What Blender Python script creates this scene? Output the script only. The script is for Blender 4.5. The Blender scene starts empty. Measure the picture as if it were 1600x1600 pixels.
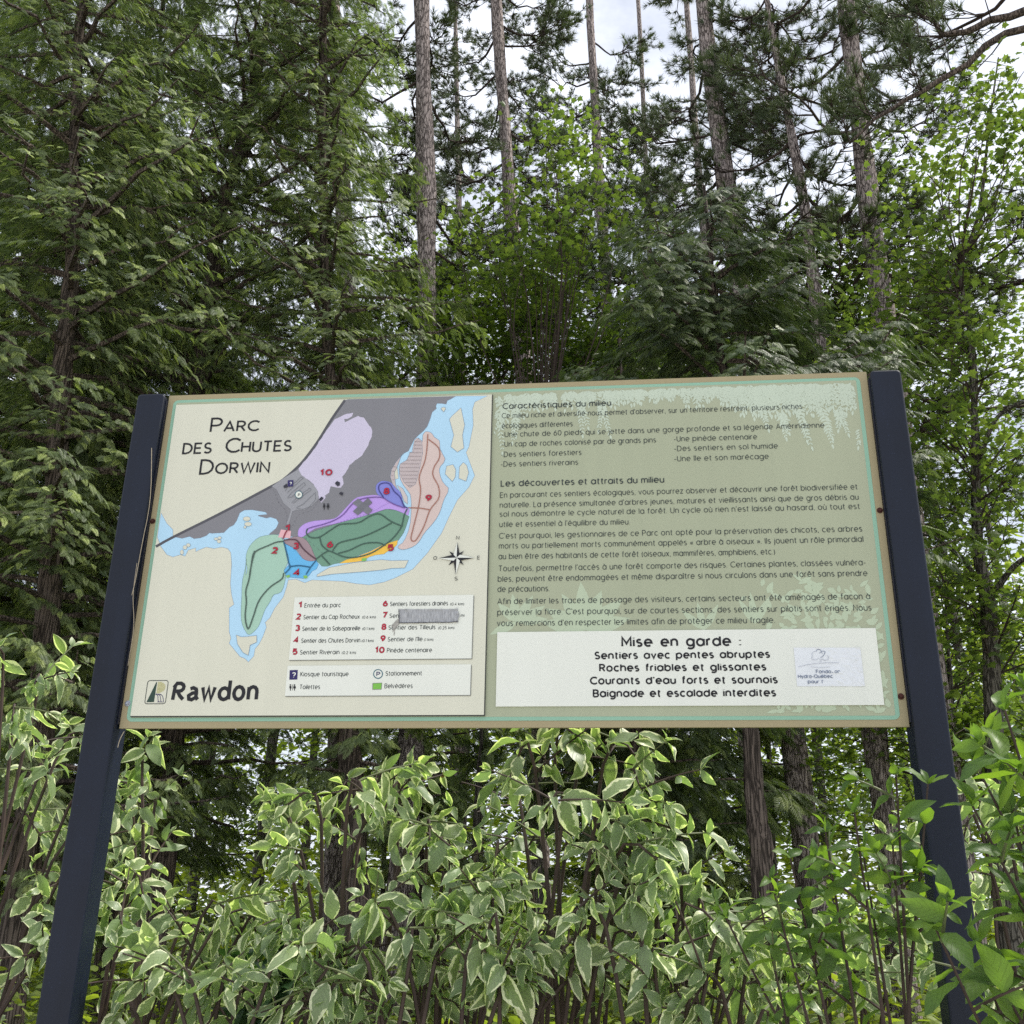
import bpy, math, random
import numpy as np
from mathutils import Vector, Matrix
from mathutils.geometry import tessellate_polygon

random.seed(7); rng = np.random.default_rng(7)
sc = bpy.context.scene
COL = sc.collection
# ------------------------------------------------------------------ camera
F = 1640.0                                     # focal length in photograph pixels (1600 px wide)
R = np.array([[0.99487223, 0.09996602, 0.01536362],
              [-0.02221427, 0.3641728, -0.93106643],
              [-0.09867002, 0.92595084, 0.36452608]])   # rows: right, down, forward
DZ = 2.108                                     # the sign's lower edge stands this high
CAM = np.array([1.59034606, -3.22045335, -0.55764377 + DZ])
cam = bpy.data.objects.new('camera', bpy.data.cameras.new('camera'))
COL.objects.link(cam)
cam.matrix_world = Matrix(((R[0][0], -R[1][0], -R[2][0], CAM[0]),
                           (R[0][1], -R[1][1], -R[2][1], CAM[1]),
                           (R[0][2], -R[1][2], -R[2][2], CAM[2]), (0, 0, 0, 1)))
cam.data.sensor_width = 36.0; cam.data.lens = F / 1600 * 36.0
cam.data.clip_start = 0.05; cam.data.clip_end = 2000
sc.camera = cam
# ------------------------------------------------------------------ sky and sun
SUN_EL, SUN_AZ = math.radians(57), math.radians(76)      # azimuth from +Y towards +X: high on the right, a little behind the sign
world = bpy.data.worlds.new('World'); sc.world = world; world.use_nodes = True
wn, wl = world.node_tree.nodes, world.node_tree.links
wn.clear()
sky = wn.new('ShaderNodeTexSky'); sky.sky_type = 'NISHITA'; sky.sun_disc = False
sky.sun_elevation = SUN_EL; sky.sun_rotation = SUN_AZ
sky.air_density = 1.0; sky.dust_density = 1.5; sky.ozone_density = 1.0
tc = wn.new('ShaderNodeTexCoord'); mp = wn.new('ShaderNodeMapping'); mp.inputs['Scale'].default_value = (1.6, 1.6, 3.2)
nz = wn.new('ShaderNodeTexNoise'); nz.inputs['Scale'].default_value = 2.6; nz.inputs['Detail'].default_value = 8
nz.inputs['Roughness'].default_value = .6
cr = wn.new('ShaderNodeValToRGB'); cr.color_ramp.elements[0].position = .36; cr.color_ramp.elements[1].position = .62
mx = wn.new('ShaderNodeMix'); mx.data_type = 'RGBA'
CLOUD = 13.4
mx.inputs[7].default_value = (CLOUD * .96, CLOUD * 1.0, CLOUD * 1.10, 1)     # thin bright cloud
bg = wn.new('ShaderNodeBackground'); bg.inputs[1].default_value = 0.060
wo = wn.new('ShaderNodeOutputWorld')
wl.new(tc.outputs['Generated'], mp.inputs[0]); wl.new(mp.outputs[0], nz.inputs['Vector']); wl.new(nz.outputs[0], cr.inputs[0])
mr_ = wn.new('ShaderNodeMapRange'); mr_.inputs[3].default_value = .45; mr_.inputs[4].default_value = 1.0
wl.new(cr.outputs[0], mr_.inputs[0]); wl.new(mr_.outputs[0], mx.inputs[0])
wl.new(sky.outputs[0], mx.inputs[6]); wl.new(mx.outputs[2], bg.inputs[0]); wl.new(bg.outputs[0], wo.inputs[0])
sun = bpy.data.objects.new('sun', bpy.data.lights.new('sun', 'SUN')); COL.objects.link(sun)
sun.data.energy = 3.2; sun.data.angle = math.radians(10); sun.data.color = (1, .955, .87)
sd = Vector((math.sin(SUN_AZ) * math.cos(SUN_EL), math.cos(SUN_AZ) * math.cos(SUN_EL), math.sin(SUN_EL)))
sun.rotation_euler = sd.to_track_quat('Z', 'Y').to_euler()
sc.view_settings.view_transform = 'Standard'; sc.view_settings.look = 'None'
sc.view_settings.exposure = 0.76; sc.view_settings.gamma = 1.0; sc.view_settings.use_curve_mapping = False
sc.cycles.use_denoising = False; sc.cycles.sample_clamp_indirect = 4.0
sc.cycles.max_bounces = 8; sc.cycles.transparent_max_bounces = 8
sc.cycles.diffuse_bounces = 4; sc.cycles.transmission_bounces = 4; sc.cycles.glossy_bounces = 2

# ------------------------------------------------------------------ helpers
def W(px, py, Y):
    """the point of the plane y = Y that is seen at this pixel of the photograph"""
    d = R.T @ np.array([(px - 800) / F, (py - 800) / F, 1.0])
    return CAM + (Y - CAM[1]) / d[1] * d
def project(P):
    c = (np.asarray(P) - CAM) @ R.T
    return c[..., 0] / c[..., 2] * F + 800, c[..., 1] / c[..., 2] * F + 800, c[..., 2]
def srgb(r, g, b):
    return tuple(((v / 255 + .055) / 1.055) ** 2.4 if v > 10 else v / 255 / 12.92 for v in (r, g, b))

def new_mesh(name, V, faces, mats=None, attrs=None, uv=None, smooth=False, midx=None):
    """V (n,3); faces: (m,k) array or list of index tuples"""
    me = bpy.data.meshes.new(name)
    V = np.asarray(V, np.float32)
    if isinstance(faces, np.ndarray):
        m, k = faces.shape; li = faces.astype(np.int32).ravel(); st = np.arange(m, dtype=np.int32) * k; tot = np.full(m, k, np.int32)
    else:
        tot = np.array([len(f) for f in faces], np.int32); li = np.array([i for f in faces for i in f], np.int32)
        st = np.concatenate([[0], np.cumsum(tot)[:-1]]).astype(np.int32); m = len(faces)
    me.vertices.add(len(V)); me.vertices.foreach_set('co', V.ravel())
    me.loops.add(len(li)); me.loops.foreach_set('vertex_index', li)
    me.polygons.add(m); me.polygons.foreach_set('loop_start', st)
    try: me.polygons.foreach_set('loop_total', tot)
    except Exception: pass
    me.polygons.foreach_set('use_smooth', np.full(m, bool(smooth)))
    if midx is not None: me.polygons.foreach_set('material_index', np.asarray(midx, np.int32))
    for mt in (mats if isinstance(mats, (list, tuple)) else [mats] if mats else []): me.materials.append(mt)
    if attrs:
        for k_, a in attrs.items():
            at = me.attributes.new(k_, 'FLOAT', 'POINT'); at.data.foreach_set('value', np.asarray(a, np.float32))
    me.update(calc_edges=True)
    return me
def link(name, me, parent=None, loc=None, kind=None, label=None, cat=None, group=None):
    o = bpy.data.objects.new(name, me); COL.objects.link(o)
    if parent is not None: o.parent = parent
    if loc is not None: o.location = loc
    tag(o, label, cat, group, kind)
    return o
def tag(o, label=None, cat=None, group=None, kind=None):
    if kind: o['kind'] = kind
    if label: o['label'] = label
    if cat: o['category'] = cat
    if group: o['group'] = group
def empty(name, loc, label, cat, group=None):
    o = bpy.data.objects.new(name, None); COL.objects.link(o); o.location = loc; o.empty_display_size = .1
    tag(o, label, cat, group); return o

class MB:
    """collects pieces of ONE mesh object"""
    def __init__(s): s.V = []; s.F = []; s.A = []; s.n = 0
    def add(s, V, F, a=0.0):
        V = np.asarray(V, float).reshape(-1, 3)
        for f in F: s.F.append(tuple(int(i) + s.n for i in f))
        s.V.append(V); s.A.append(np.full(len(V), a) if np.isscalar(a) else a); s.n += len(V)
    def mesh(s, name, mat, smooth=False, origin=(0, 0, 0)):
        return new_mesh(name, np.concatenate(s.V) - np.array(origin), s.F, mat, {'rnd': np.concatenate(s.A)}, smooth=smooth)
def box_vf(x0, x1, y0, y1, z0, z1):
    V = [(x, y, z) for x in (x0, x1) for y in (y0, y1) for z in (z0, z1)]
    return V, [(0, 1, 3, 2), (4, 6, 7, 5), (0, 4, 5, 1), (2, 3, 7, 6), (0, 2, 6, 4), (1, 5, 7, 3)]
def tube_vf(P, rad, k=6, cap=True):
    P = np.asarray(P, float); n = len(P); rad = np.broadcast_to(np.asarray(rad, float), (n,))
    T = np.gradient(P, axis=0); T /= np.linalg.norm(T, axis=1)[:, None] + 1e-9
    up = np.array([0.31, .17, 1.0]) if abs(T[0][2]) < .8 else np.array([1.0, .2, .1])
    U = np.cross(T, up); U /= np.linalg.norm(U, axis=1)[:, None] + 1e-9
    B = np.cross(T, U); a = np.arange(k) / k * 2 * math.pi
    V = P[:, None] + rad[:, None, None] * (np.cos(a)[None, :, None] * U[:, None] + np.sin(a)[None, :, None] * B[:, None])
    F = [(i * k + j, i * k + (j + 1) % k, (i + 1) * k + (j + 1) % k, (i + 1) * k + j) for i in range(n - 1) for j in range(k)]
    if cap and k > 2: F += [tuple(range(k))[::-1], tuple((n - 1) * k + j for j in range(k))]
    return V.reshape(-1, 3), F
def curve_pts(pts, n):
    """smooth curve through points (Catmull-Rom)"""
    P = np.asarray(pts, float)
    if len(P) == 2: return P[0] + (P[1] - P[0]) * np.linspace(0, 1, n)[:, None]
    Q = np.vstack([2 * P[0] - P[1], P, 2 * P[-1] - P[-2]]); out = []
    for t in np.linspace(0, len(P) - 1 - 1e-9, n):
        i = int(t); u = t - i; a, b, c, d = Q[i:i + 4]
        out.append(.5 * (2 * b + (c - a) * u + (2 * a - 5 * b + 4 * c - d) * u * u + (3 * b - a - 3 * c + d) * u ** 3))
    return np.array(out)

# ------------------------------------------------------------------ materials
def mat(name): 
    m = bpy.data.materials.new(name); m.use_nodes = True; m.node_tree.nodes.clear(); return m, m.node_tree.nodes, m.node_tree.links
def plain(name, col, rough=.5, spec=.3, noise=.06, nscale=6.0, bump=0.0, bscale=80.0, metal=0.0, streak=.02, chips=False):
    """painted or printed surface: one colour with faint uneven fading"""
    m, n, l = mat(name)
    o = n.new('ShaderNodeOutputMaterial'); b = n.new('ShaderNodeBsdfPrincipled'); l.new(b.outputs[0], o.inputs[0])
    b.inputs['Roughness'].default_value = rough; b.inputs['Specular IOR Level'].default_value = spec; b.inputs['Metallic'].default_value = metal
    t = n.new('ShaderNodeTexCoord'); z = n.new('ShaderNodeTexNoise'); z.inputs['Scale'].default_value = nscale; z.inputs['Detail'].default_value = 6
    l.new(t.outputs['Object'], z.inputs['Vector'])
    mr = n.new('ShaderNodeMapRange'); mr.inputs[1].default_value = .25; mr.inputs[2].default_value = .75
    mr.inputs[3].default_value = 1 - noise; mr.inputs[4].default_value = 1 + noise; l.new(z.outputs[0], mr.inputs[0])
    hsv = n.new('ShaderNodeHueSaturation'); hsv.inputs['Color'].default_value = (*col, 1)
    mp2 = n.new('ShaderNodeMapping'); mp2.inputs['Scale'].default_value = (14, 14, 1.1); z3 = n.new('ShaderNodeTexNoise'); z3.inputs['Scale'].default_value = 1.5; z3.inputs['Detail'].default_value = 7
    l.new(t.outputs['Object'], mp2.inputs[0]); l.new(mp2.outputs[0], z3.inputs['Vector'])            # rain streaks and grime
    mr3 = n.new('ShaderNodeMapRange'); mr3.inputs[1].default_value = .3; mr3.inputs[2].default_value = .75; mr3.inputs[3].default_value = 1 + streak; mr3.inputs[4].default_value = 1 - streak; l.new(z3.outputs[0], mr3.inputs[0])
    z4 = n.new('ShaderNodeTexNoise'); z4.inputs['Scale'].default_value = 170; z4.inputs['Detail'].default_value = 2; l.new(t.outputs['Object'], z4.inputs['Vector'])
    mr4 = n.new('ShaderNodeMapRange'); mr4.inputs[1].default_value = .755 if not chips else .70; mr4.inputs[2].default_value = .78 if not chips else .73; mr4.inputs[3].default_value = 1; mr4.inputs[4].default_value = 2.6 if chips else .6; l.new(z4.outputs[0], mr4.inputs[0])
    m1 = n.new('ShaderNodeMath'); m1.operation = 'MULTIPLY'; m2 = n.new('ShaderNodeMath'); m2.operation = 'MULTIPLY'
    l.new(mr.outputs[0], m1.inputs[0]); l.new(mr3.outputs[0], m1.inputs[1]); l.new(m1.outputs[0], m2.inputs[0]); l.new(mr4.outputs[0], m2.inputs[1])
    l.new(m2.outputs[0], hsv.inputs['Value']); l.new(hsv.outputs[0], b.inputs['Base Color'])
    if bump:
        z2 = n.new('ShaderNodeTexNoise'); z2.inputs['Scale'].default_value = bscale; z2.inputs['Detail'].default_value = 4
        l.new(t.outputs['Object'], z2.inputs['Vector'])
        bp = n.new('ShaderNodeBump'); bp.inputs['Strength'].default_value = bump; bp.inputs['Distance'].default_value = .002
        l.new(z2.outputs[0], bp.inputs['Height']); l.new(bp.outputs[0], b.inputs['Normal'])
    return m
def leafy(name, ramp, trans=.35, rough=.45, spec=.35, tint=(1.25, 1.5, .45), edge=None, veins=False):
    """leaf: colour varies from leaf to leaf (point attribute rnd plus the object's own random), light passes through"""
    m, n, l = mat(name)
    o = n.new('ShaderNodeOutputMaterial'); b = n.new('ShaderNodeBsdfPrincipled')
    b.inputs['Roughness'].default_value = rough; b.inputs['Specular IOR Level'].default_value = spec
    at = n.new('ShaderNodeAttribute'); at.attribute_name = 'rnd'; oi = n.new('ShaderNodeObjectInfo')
    ad = n.new('ShaderNodeMath'); ad.operation = 'ADD'; fr = n.new('ShaderNodeMath'); fr.operation = 'FRACT'
    l.new(at.outputs['Fac'], ad.inputs[0]); l.new(oi.outputs['Random'], ad.inputs[1]); l.new(ad.outputs[0], fr.inputs[0])
    cr = n.new('ShaderNodeValToRGB'); cr.color_ramp.elements[0].color = (*ramp[0], 1); cr.color_ramp.elements[1].color = (*ramp[-1], 1)
    for i, c in enumerate(ramp[1:-1]):
        e = cr.color_ramp.elements.new((i + 1) / (len(ramp) - 1)); e.color = (*c, 1)
    l.new(fr.outputs[0], cr.inputs[0]); col = cr.outputs[0]
    tex = n.new('ShaderNodeTexCoord')
    if edge:
        ea = n.new('ShaderNodeAttribute'); ea.attribute_name = 'edge'
        z = n.new('ShaderNodeTexNoise'); z.inputs['Scale'].default_value = 4.5; z.inputs['Detail'].default_value = 5
        of = n.new('ShaderNodeVectorMath'); of.operation = 'ADD'
        cx = n.new('ShaderNodeCombineXYZ'); mu = n.new('ShaderNodeMath'); mu.operation = 'MULTIPLY'; mu.inputs[1].default_value = 9
        l.new(fr.outputs[0], mu.inputs[0]); l.new(mu.outputs[0], cx.inputs[2])
        l.new(tex.outputs['Object'], of.inputs[0]); l.new(cx.outputs[0], of.inputs[1]); l.new(of.outputs[0], z.inputs['Vector'])
        sb = n.new('ShaderNodeMapRange'); sb.inputs[1].default_value = .3; sb.inputs[2].default_value = .7; sb.inputs[3].default_value = -.22; sb.inputs[4].default_value = .50
        l.new(z.outputs[0], sb.inputs[0])
        rw = n.new('ShaderNodeMapRange'); rw.inputs[3].default_value = -.16; rw.inputs[4].default_value = .22; l.new(fr.outputs[0], rw.inputs[0]); ra = n.new('ShaderNodeMath'); ra.operation = 'ADD'; l.new(sb.outputs[0], ra.inputs[0]); l.new(rw.outputs[0], ra.inputs[1])
        cmp_ = n.new('ShaderNodeMath'); cmp_.operation = 'SUBTRACT'; l.new(ea.outputs['Fac'], cmp_.inputs[0]); l.new(ra.outputs[0], cmp_.inputs[1])
        st = n.new('ShaderNodeMapRange'); st.inputs[1].default_value = -.02; st.inputs[2].default_value = .04; l.new(cmp_.outputs[0], st.inputs[0])
        mx = n.new('ShaderNodeMix'); mx.data_type = 'RGBA'; mx.inputs[6].default_value = (*edge, 1)
        l.new(st.outputs[0], mx.inputs[0]); l.new(col, mx.inputs[7]); col = mx.outputs[2]
    if veins:
        va = n.new('ShaderNodeAttribute'); va.attribute_name = 'vein'
        wv = n.new('ShaderNodeMath'); wv.operation = 'SINE'; l.new(va.outputs['Fac'], wv.inputs[0])
        vr = n.new('ShaderNodeMapRange'); vr.inputs[1].default_value = .75; vr.inputs[2].default_value = 1; vr.inputs[3].default_value = 1; vr.inputs[4].default_value = .8
        l.new(wv.outputs[0], vr.inputs[0])
        hv = n.new('ShaderNodeHueSaturation'); l.new(vr.outputs[0], hv.inputs['Value']); l.new(col, hv.inputs['Color']); col = hv.outputs[0]
        bp = n.new('ShaderNodeBump'); bp.inputs['Strength'].default_value = .5; bp.inputs['Distance'].default_value = .002
        l.new(vr.outputs[0], bp.inputs['Height']); l.new(bp.outputs[0], b.inputs['Normal'])
    if veins:
        sp = n.new('ShaderNodeTexNoise'); sp.inputs['Scale'].default_value = 24; sp.inputs['Detail'].default_value = 3; l.new(tex.outputs['Object'], sp.inputs['Vector'])
        sx = n.new('ShaderNodeVectorMath'); sx.operation = 'ADD'; cb = n.new('ShaderNodeCombineXYZ'); l.new(oi.outputs['Random'], cb.inputs[0]); l.new(tex.outputs['Object'], sx.inputs[0]); l.new(cb.outputs[0], sx.inputs[1]); l.new(sx.outputs[0], sp.inputs['Vector'])
        sr = n.new('ShaderNodeMapRange'); sr.inputs[1].default_value = .70; sr.inputs[2].default_value = .74; l.new(sp.outputs[0], sr.inputs[0])
        bm = n.new('ShaderNodeMix'); bm.data_type = 'RGBA'; bm.inputs[7].default_value = (.16, .10, .04, 1); l.new(sr.outputs[0], bm.inputs[0]); l.new(col, bm.inputs[6]); col = bm.outputs[2]
    l.new(col, b.inputs['Base Color'])
    tr = n.new('ShaderNodeBsdfTranslucent')
    tm = n.new('ShaderNodeMix'); tm.data_type = 'RGBA'; tm.blend_type = 'MULTIPLY'; tm.inputs[0].default_value = 1; tm.inputs[7].default_value = (*tint, 1)
    l.new(col, tm.inputs[6]); l.new(tm.outputs[2], tr.inputs[0])
    ms = n.new('ShaderNodeMixShader'); ms.inputs[0].default_value = trans
    l.new(b.outputs[0], ms.inputs[1]); l.new(tr.outputs[0], ms.inputs[2]); l.new(ms.outputs[0], o.inputs[0])
    return m
def bark(name, c0, c1, scale=(1, 1, .22), vs=26.0, bump=.8, dist=.02):
    m, n, l = mat(name)
    o = n.new('ShaderNodeOutputMaterial'); b = n.new('ShaderNodeBsdfPrincipled'); l.new(b.outputs[0], o.inputs[0])
    b.inputs['Roughness'].default_value = .9; b.inputs['Specular IOR Level'].default_value = .15
    t = n.new('ShaderNodeTexCoord'); mp = n.new('ShaderNodeMapping'); mp.inputs['Scale'].default_value = scale
    l.new(t.outputs['Object'], mp.inputs[0])
    z = n.new('ShaderNodeTexNoise'); z.inputs['Scale'].default_value = 9; z.inputs['Detail'].default_value = 5
    mxv = n.new('ShaderNodeMix'); mxv.data_type = 'VECTOR'; mxv.inputs[0].default_value = .12
    l.new(mp.outputs[0], z.inputs['Vector']); l.new(mp.outputs[0], mxv.inputs[4]); l.new(z.outputs['Color'], mxv.inputs[5])
    v = n.new('ShaderNodeTexVoronoi'); v.feature = 'DISTANCE_TO_EDGE'; v.inputs['Scale'].default_value = vs; l.new(mxv.outputs[1], v.inputs['Vector'])
    mr = n.new('ShaderNodeMapRange'); mr.inputs[2].default_value = .16; l.new(v.outputs['Distance'], mr.inputs[0])
    z2 = n.new('ShaderNodeTexNoise'); z2.inputs['Scale'].default_value = 40; z2.inputs['Detail'].default_value = 8; l.new(mp.outputs[0], z2.inputs['Vector'])
    mul = n.new('ShaderNodeMath'); mul.operation = 'MULTIPLY'; l.new(mr.outputs[0], mul.inputs[0]); l.new(z2.outputs[0], mul.inputs[1])
    cr = n.new('ShaderNodeValToRGB'); cr.color_ramp.elements[0].color = (*c0, 1); cr.color_ramp.elements[1].color = (*c1, 1)
    cr.color_ramp.elements[0].position = .08; cr.color_ramp.elements[1].position = .62
    l.new(mul.outputs[0], cr.inputs[0]); l.new(cr.outputs[0], b.inputs['Base Color'])
    bp = n.new('ShaderNodeBump'); bp.inputs['Strength'].default_value = bump; bp.inputs['Distance'].default_value = dist
    l.new(mul.outputs[0], bp.inputs['Height']); l.new(bp.outputs[0], b.inputs['Normal'])
    return m

M = {}
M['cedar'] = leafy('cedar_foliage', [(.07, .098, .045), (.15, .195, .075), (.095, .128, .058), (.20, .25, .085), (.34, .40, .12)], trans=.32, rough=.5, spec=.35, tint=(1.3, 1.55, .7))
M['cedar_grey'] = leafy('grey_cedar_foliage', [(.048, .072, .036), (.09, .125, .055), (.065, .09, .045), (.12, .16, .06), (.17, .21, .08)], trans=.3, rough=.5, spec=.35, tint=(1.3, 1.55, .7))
M['pine'] = leafy('pine_needles', [(.07, .095, .055), (.12, .15, .07), (.09, .12, .06)], trans=.15, rough=.45)
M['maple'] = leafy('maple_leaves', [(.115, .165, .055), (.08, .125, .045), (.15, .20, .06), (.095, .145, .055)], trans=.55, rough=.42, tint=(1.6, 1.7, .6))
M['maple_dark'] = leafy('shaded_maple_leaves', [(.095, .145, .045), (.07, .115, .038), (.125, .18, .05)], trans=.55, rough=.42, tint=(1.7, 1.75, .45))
M['under'] = leafy('undergrowth_leaves', [(.19, .25, .06), (.25, .31, .07), (.14, .20, .055)], trans=.5, rough=.5, tint=(1.6, 1.65, .4))
M['dogwood'] = leafy('variegated_leaf', [(.24, .31, .17), (.19, .265, .13), (.28, .35, .19), (.22, .295, .11)], trans=.42, rough=.38, spec=.4,
                     tint=(1.25, 1.55, .5), edge=(.80, .82, .56), veins=True)
M['viburnum'] = leafy('green_leaf', [(.12, .20, .06), (.085, .155, .05), (.16, .25, .06)], trans=.55, rough=.42, spec=.35, tint=(1.6, 1.7, .35), veins=True)
M['dark_leaf'] = leafy('dark_broad_leaf', [(.04, .09, .035), (.05, .10, .04)], trans=.25, rough=.35, spec=.4, veins=True)
M['dead'] = leafy('dead_leaf', [(.30, .18, .09), (.22, .13, .07)], trans=.3, rough=.7)
M['pine_bark'] = bark('pine_bark', (.085, .068, .062), (.50, .42, .39))
M['cedar_bark'] = bark('cedar_bark', (.04, .032, .027), (.19, .15, .125), scale=(1, 1, .06), vs=34)
M['maple_bark'] = bark('maple_bark', (.04, .036, .03), (.20, .18, .15), scale=(1, 1, .15), vs=30)
M['twig'] = plain('twig_bark', (.055, .040, .032), .85, .2, .3, 20)
M['shrub_stem'] = plain('shrub_stem', (.050, .034, .027), .7, .3, .3, 20)
M['green_stem'] = plain('green_shoot', (.10, .12, .05), .6, .3, .2, 20)
# ------------------------------------------------------------------ ground
def ground():
    m, n, l = mat('forest_floor')
    o = n.new('ShaderNodeOutputMaterial'); b = n.new('ShaderNodeBsdfPrincipled'); l.new(b.outputs[0], o.inputs[0]); b.inputs['Roughness'].default_value = 1
    t = n.new('ShaderNodeTexCoord'); z = n.new('ShaderNodeTexNoise'); z.inputs['Scale'].default_value = 3; z.inputs['Detail'].default_value = 10
    l.new(t.outputs['Object'], z.inputs['Vector']); cr = n.new('ShaderNodeValToRGB')
    cr.color_ramp.elements[0].color = (.03, .022, .014, 1); cr.color_ramp.elements[1].color = (.11, .085, .05, 1)
    e = cr.color_ramp.elements.new(.55); e.color = (.05, .06, .02, 1)
    l.new(z.outputs[0], cr.inputs[0]); l.new(cr.outputs[0], b.inputs['Base Color'])
    bp = n.new('ShaderNodeBump'); bp.inputs['Distance'].default_value = .05; l.new(z.outputs[0], bp.inputs['Height']); l.new(bp.outputs[0], b.inputs['Normal'])
    k = 120; xs = np.concatenate([np.linspace(-600, -45, 14), np.linspace(-40, 40, k), np.linspace(45, 600, 14)])
    ys = np.concatenate([np.linspace(-600, -35, 14), np.linspace(-30, 70, k), np.linspace(80, 600, 14)])
    X, Y = np.meshgrid(xs, ys); Z = .05 * np.sin(X * .9 + np.sin(Y * .5)) + .06 * np.sin(Y * .6 + 1) * np.sin(X * .35) - .08
    Z = np.where(Y < .5, Z * .3 - .02, Z)
    V = np.stack([X, Y, Z], -1).reshape(-1, 3); w = len(xs); q = np.arange(w - 1)[None] + w * np.arange(len(ys) - 1)[:, None]
    Fq = np.stack([q, q + 1, q + w + 1, q + w], -1).reshape(-1, 4)
    link('ground', new_mesh('ground', V, Fq, m, smooth=True), kind='structure')
ground()
def light_bounce():  # unseen pale ground, added to bounce light onto the sign's face
    m = plain('bounce_gravel', (.48, .46, .42), .95, .1, .35, 30, bump=.6, bscale=60)
    V = [(-30, -40, .012), (32, -40, .012), (32, -.35, .012), (-30, -.3, .012)]
    link('bounce_ground', new_mesh('bounce_ground', V, [(0, 1, 2, 3)], m), kind='structure')
light_bounce()

# ------------------------------------------------------------------ lettering: a monoline alphabet drawn as strokes
def arc(cx, cy, rx, ry, a0, a1, n=10):
    n = max(3, int(abs(a1 - a0) / 30) + 1)
    return [(cx + rx * math.cos(math.radians(a)), cy + ry * math.sin(math.radians(a))) for a in np.linspace(a0, a1, n)]
BOWL = arc(.30, .34, .30, .34, 0, 360)
G = {}
def g(c, w, *st): G[c] = (w, list(st))
g('a', .60, BOWL, [(.60, .68), (.60, 0)]); g('b', .60, BOWL, [(0, 1), (0, 0)]); g('c', .50, arc(.30, .34, .30, .34, 48, 312))
g('d', .60, BOWL, [(.60, 1), (.60, 0)]); g('e', .60, [(.02, .34), (.60, .34)] + arc(.30, .34, .30, .34, 0, 310)[1:])
g('f', .30, arc(.28, .82, .16, .18, 80, 180) + [(.12, 0)], [(0, .66), (.30, .66)])
g('g', .60, BOWL, [(.60, .68), (.60, -.05)] + arc(.30, -.05, .30, .25, 0, -140)[1:])
g('h', .52, [(0, 1), (0, 0)], [(0, .40)] + arc(.26, .42, .26, .26, 180, 0)[1:] + [(.52, 0)])
g('i', 0.0, [(0, .66), (0, 0)], [(0, .86), (0, .95)]); g('j', .05, [(.05, .66), (.05, -.15), (-.08, -.28)], [(.05, .86), (.05, .95)])
g('k', .45, [(0, 1), (0, 0)], [(.42, .66), (.02, .30)], [(.12, .38), (.45, 0)]); g('l', 0.0, [(0, 1), (0, 0)])
g('m', .80, [(0, .66), (0, 0)], arc(.20, .46, .20, .20, 180, 0) + [(.40, 0)], arc(.60, .46, .20, .20, 180, 0) + [(.80, 0)])
g('n', .50, [(0, .66), (0, 0)], arc(.25, .42, .25, .25, 180, 0) + [(.50, 0)]); g('o', .60, BOWL)
g('p', .60, BOWL, [(0, .68), (0, -.30)]); g('q', .60, BOWL, [(.60, .68), (.60, -.30)])
g('r', .26, [(0, .66), (0, 0)], arc(.22, .44, .22, .22, 180, 75)); 
g('s', .42, arc(.21, .51, .19, .16, 45, 270) + arc(.21, .17, .20, .17, 90, -140)[1:])
g('t', .30, [(.12, .92), (.12, .15)] + arc(.25, .14, .13, .14, 190, 280)[1:], [(0, .66), (.30, .66)])
g('u', .50, [(0, .66), (0, .25)] + arc(.25, .25, .25, .25, 180, 360)[1:] + [(.50, .66)], [(.50, .3), (.50, 0)])
g('v', .50, [(0, .66), (.25, 0), (.50, .66)]); g('w', .76, [(0, .66), (.19, 0), (.38, .62), (.57, 0), (.76, .66)])
g('x', .46, [(0, .66), (.46, 0)], [(.46, .66), (0, 0)]); g('y', .50, [(0, .66), (.26, .02)], [(.50, .66), (.16, -.28)])
g('z', .44, [(0, .66), (.44, .66), (0, 0), (.44, 0)])
g('A', .70, [(0, 0), (.35, 1), (.70, 0)], [(.12, .32), (.58, .32)])
g('B', .56, [(0, 0), (0, 1), (.32, 1)] + arc(.32, .76, .22, .24, 90, -90)[1:] + [(0, .52)], [(.32, .52)] + arc(.32, .26, .25, .26, 90, -90)[1:] + [(0, 0)])
g('C', .72, arc(.45, .5, .45, .5, 45, 315)); g('D', .66, [(0, 0), (0, 1), (.22, 1)] + arc(.22, .5, .44, .5, 90, -90)[1:] + [(0, 0)])
g('E', .52, [(.52, 1), (0, 1), (0, 0), (.52, 0)], [(0, .52), (.46, .52)]); g('F', .50, [(.50, 1), (0, 1), (0, 0)], [(0, .50), (.42, .50)])
g('H', .62, [(0, 1), (0, 0)], [(.62, 1), (.62, 0)], [(0, .52), (.62, .52)]); g('I', 0.0, [(0, 1), (0, 0)])
g('K', .55, [(0, 1), (0, 0)], [(.52, 1), (.02, .42)], [(.14, .55), (.55, 0)]); g('L', .44, [(0, 1), (0, 0), (.44, 0)])
g('M', .74, [(0, 0), (0, 1), (.37, .3), (.74, 1), (.74, 0)]); g('N', .62, [(0, 0), (0, 1), (.62, 0), (.62, 1)])
g('O', .84, arc(.42, .5, .42, .5, 90, 450)); g('P', .54, [(0, 0), (0, 1), (.28, 1)] + arc(.28, .73, .26, .27, 90, -90)[1:] + [(0, .46)])
g('Q', .86, arc(.42, .5, .42, .5, 90, 450), [(.55, .2), (.86, -.05)])
g('R', .56, [(0, 0), (0, 1), (.28, 1)] + arc(.28, .74, .25, .26, 90, -90)[1:] + [(0, .48)], [(.26, .48), (.56, 0)])
g('S', .52, arc(.26, .74, .23, .26, 35, 270) + arc(.26, .24, .26, .24, 90, -150)[1:]); g('T', .60, [(0, 1), (.60, 1)], [(.30, 1), (.30, 0)])
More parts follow.
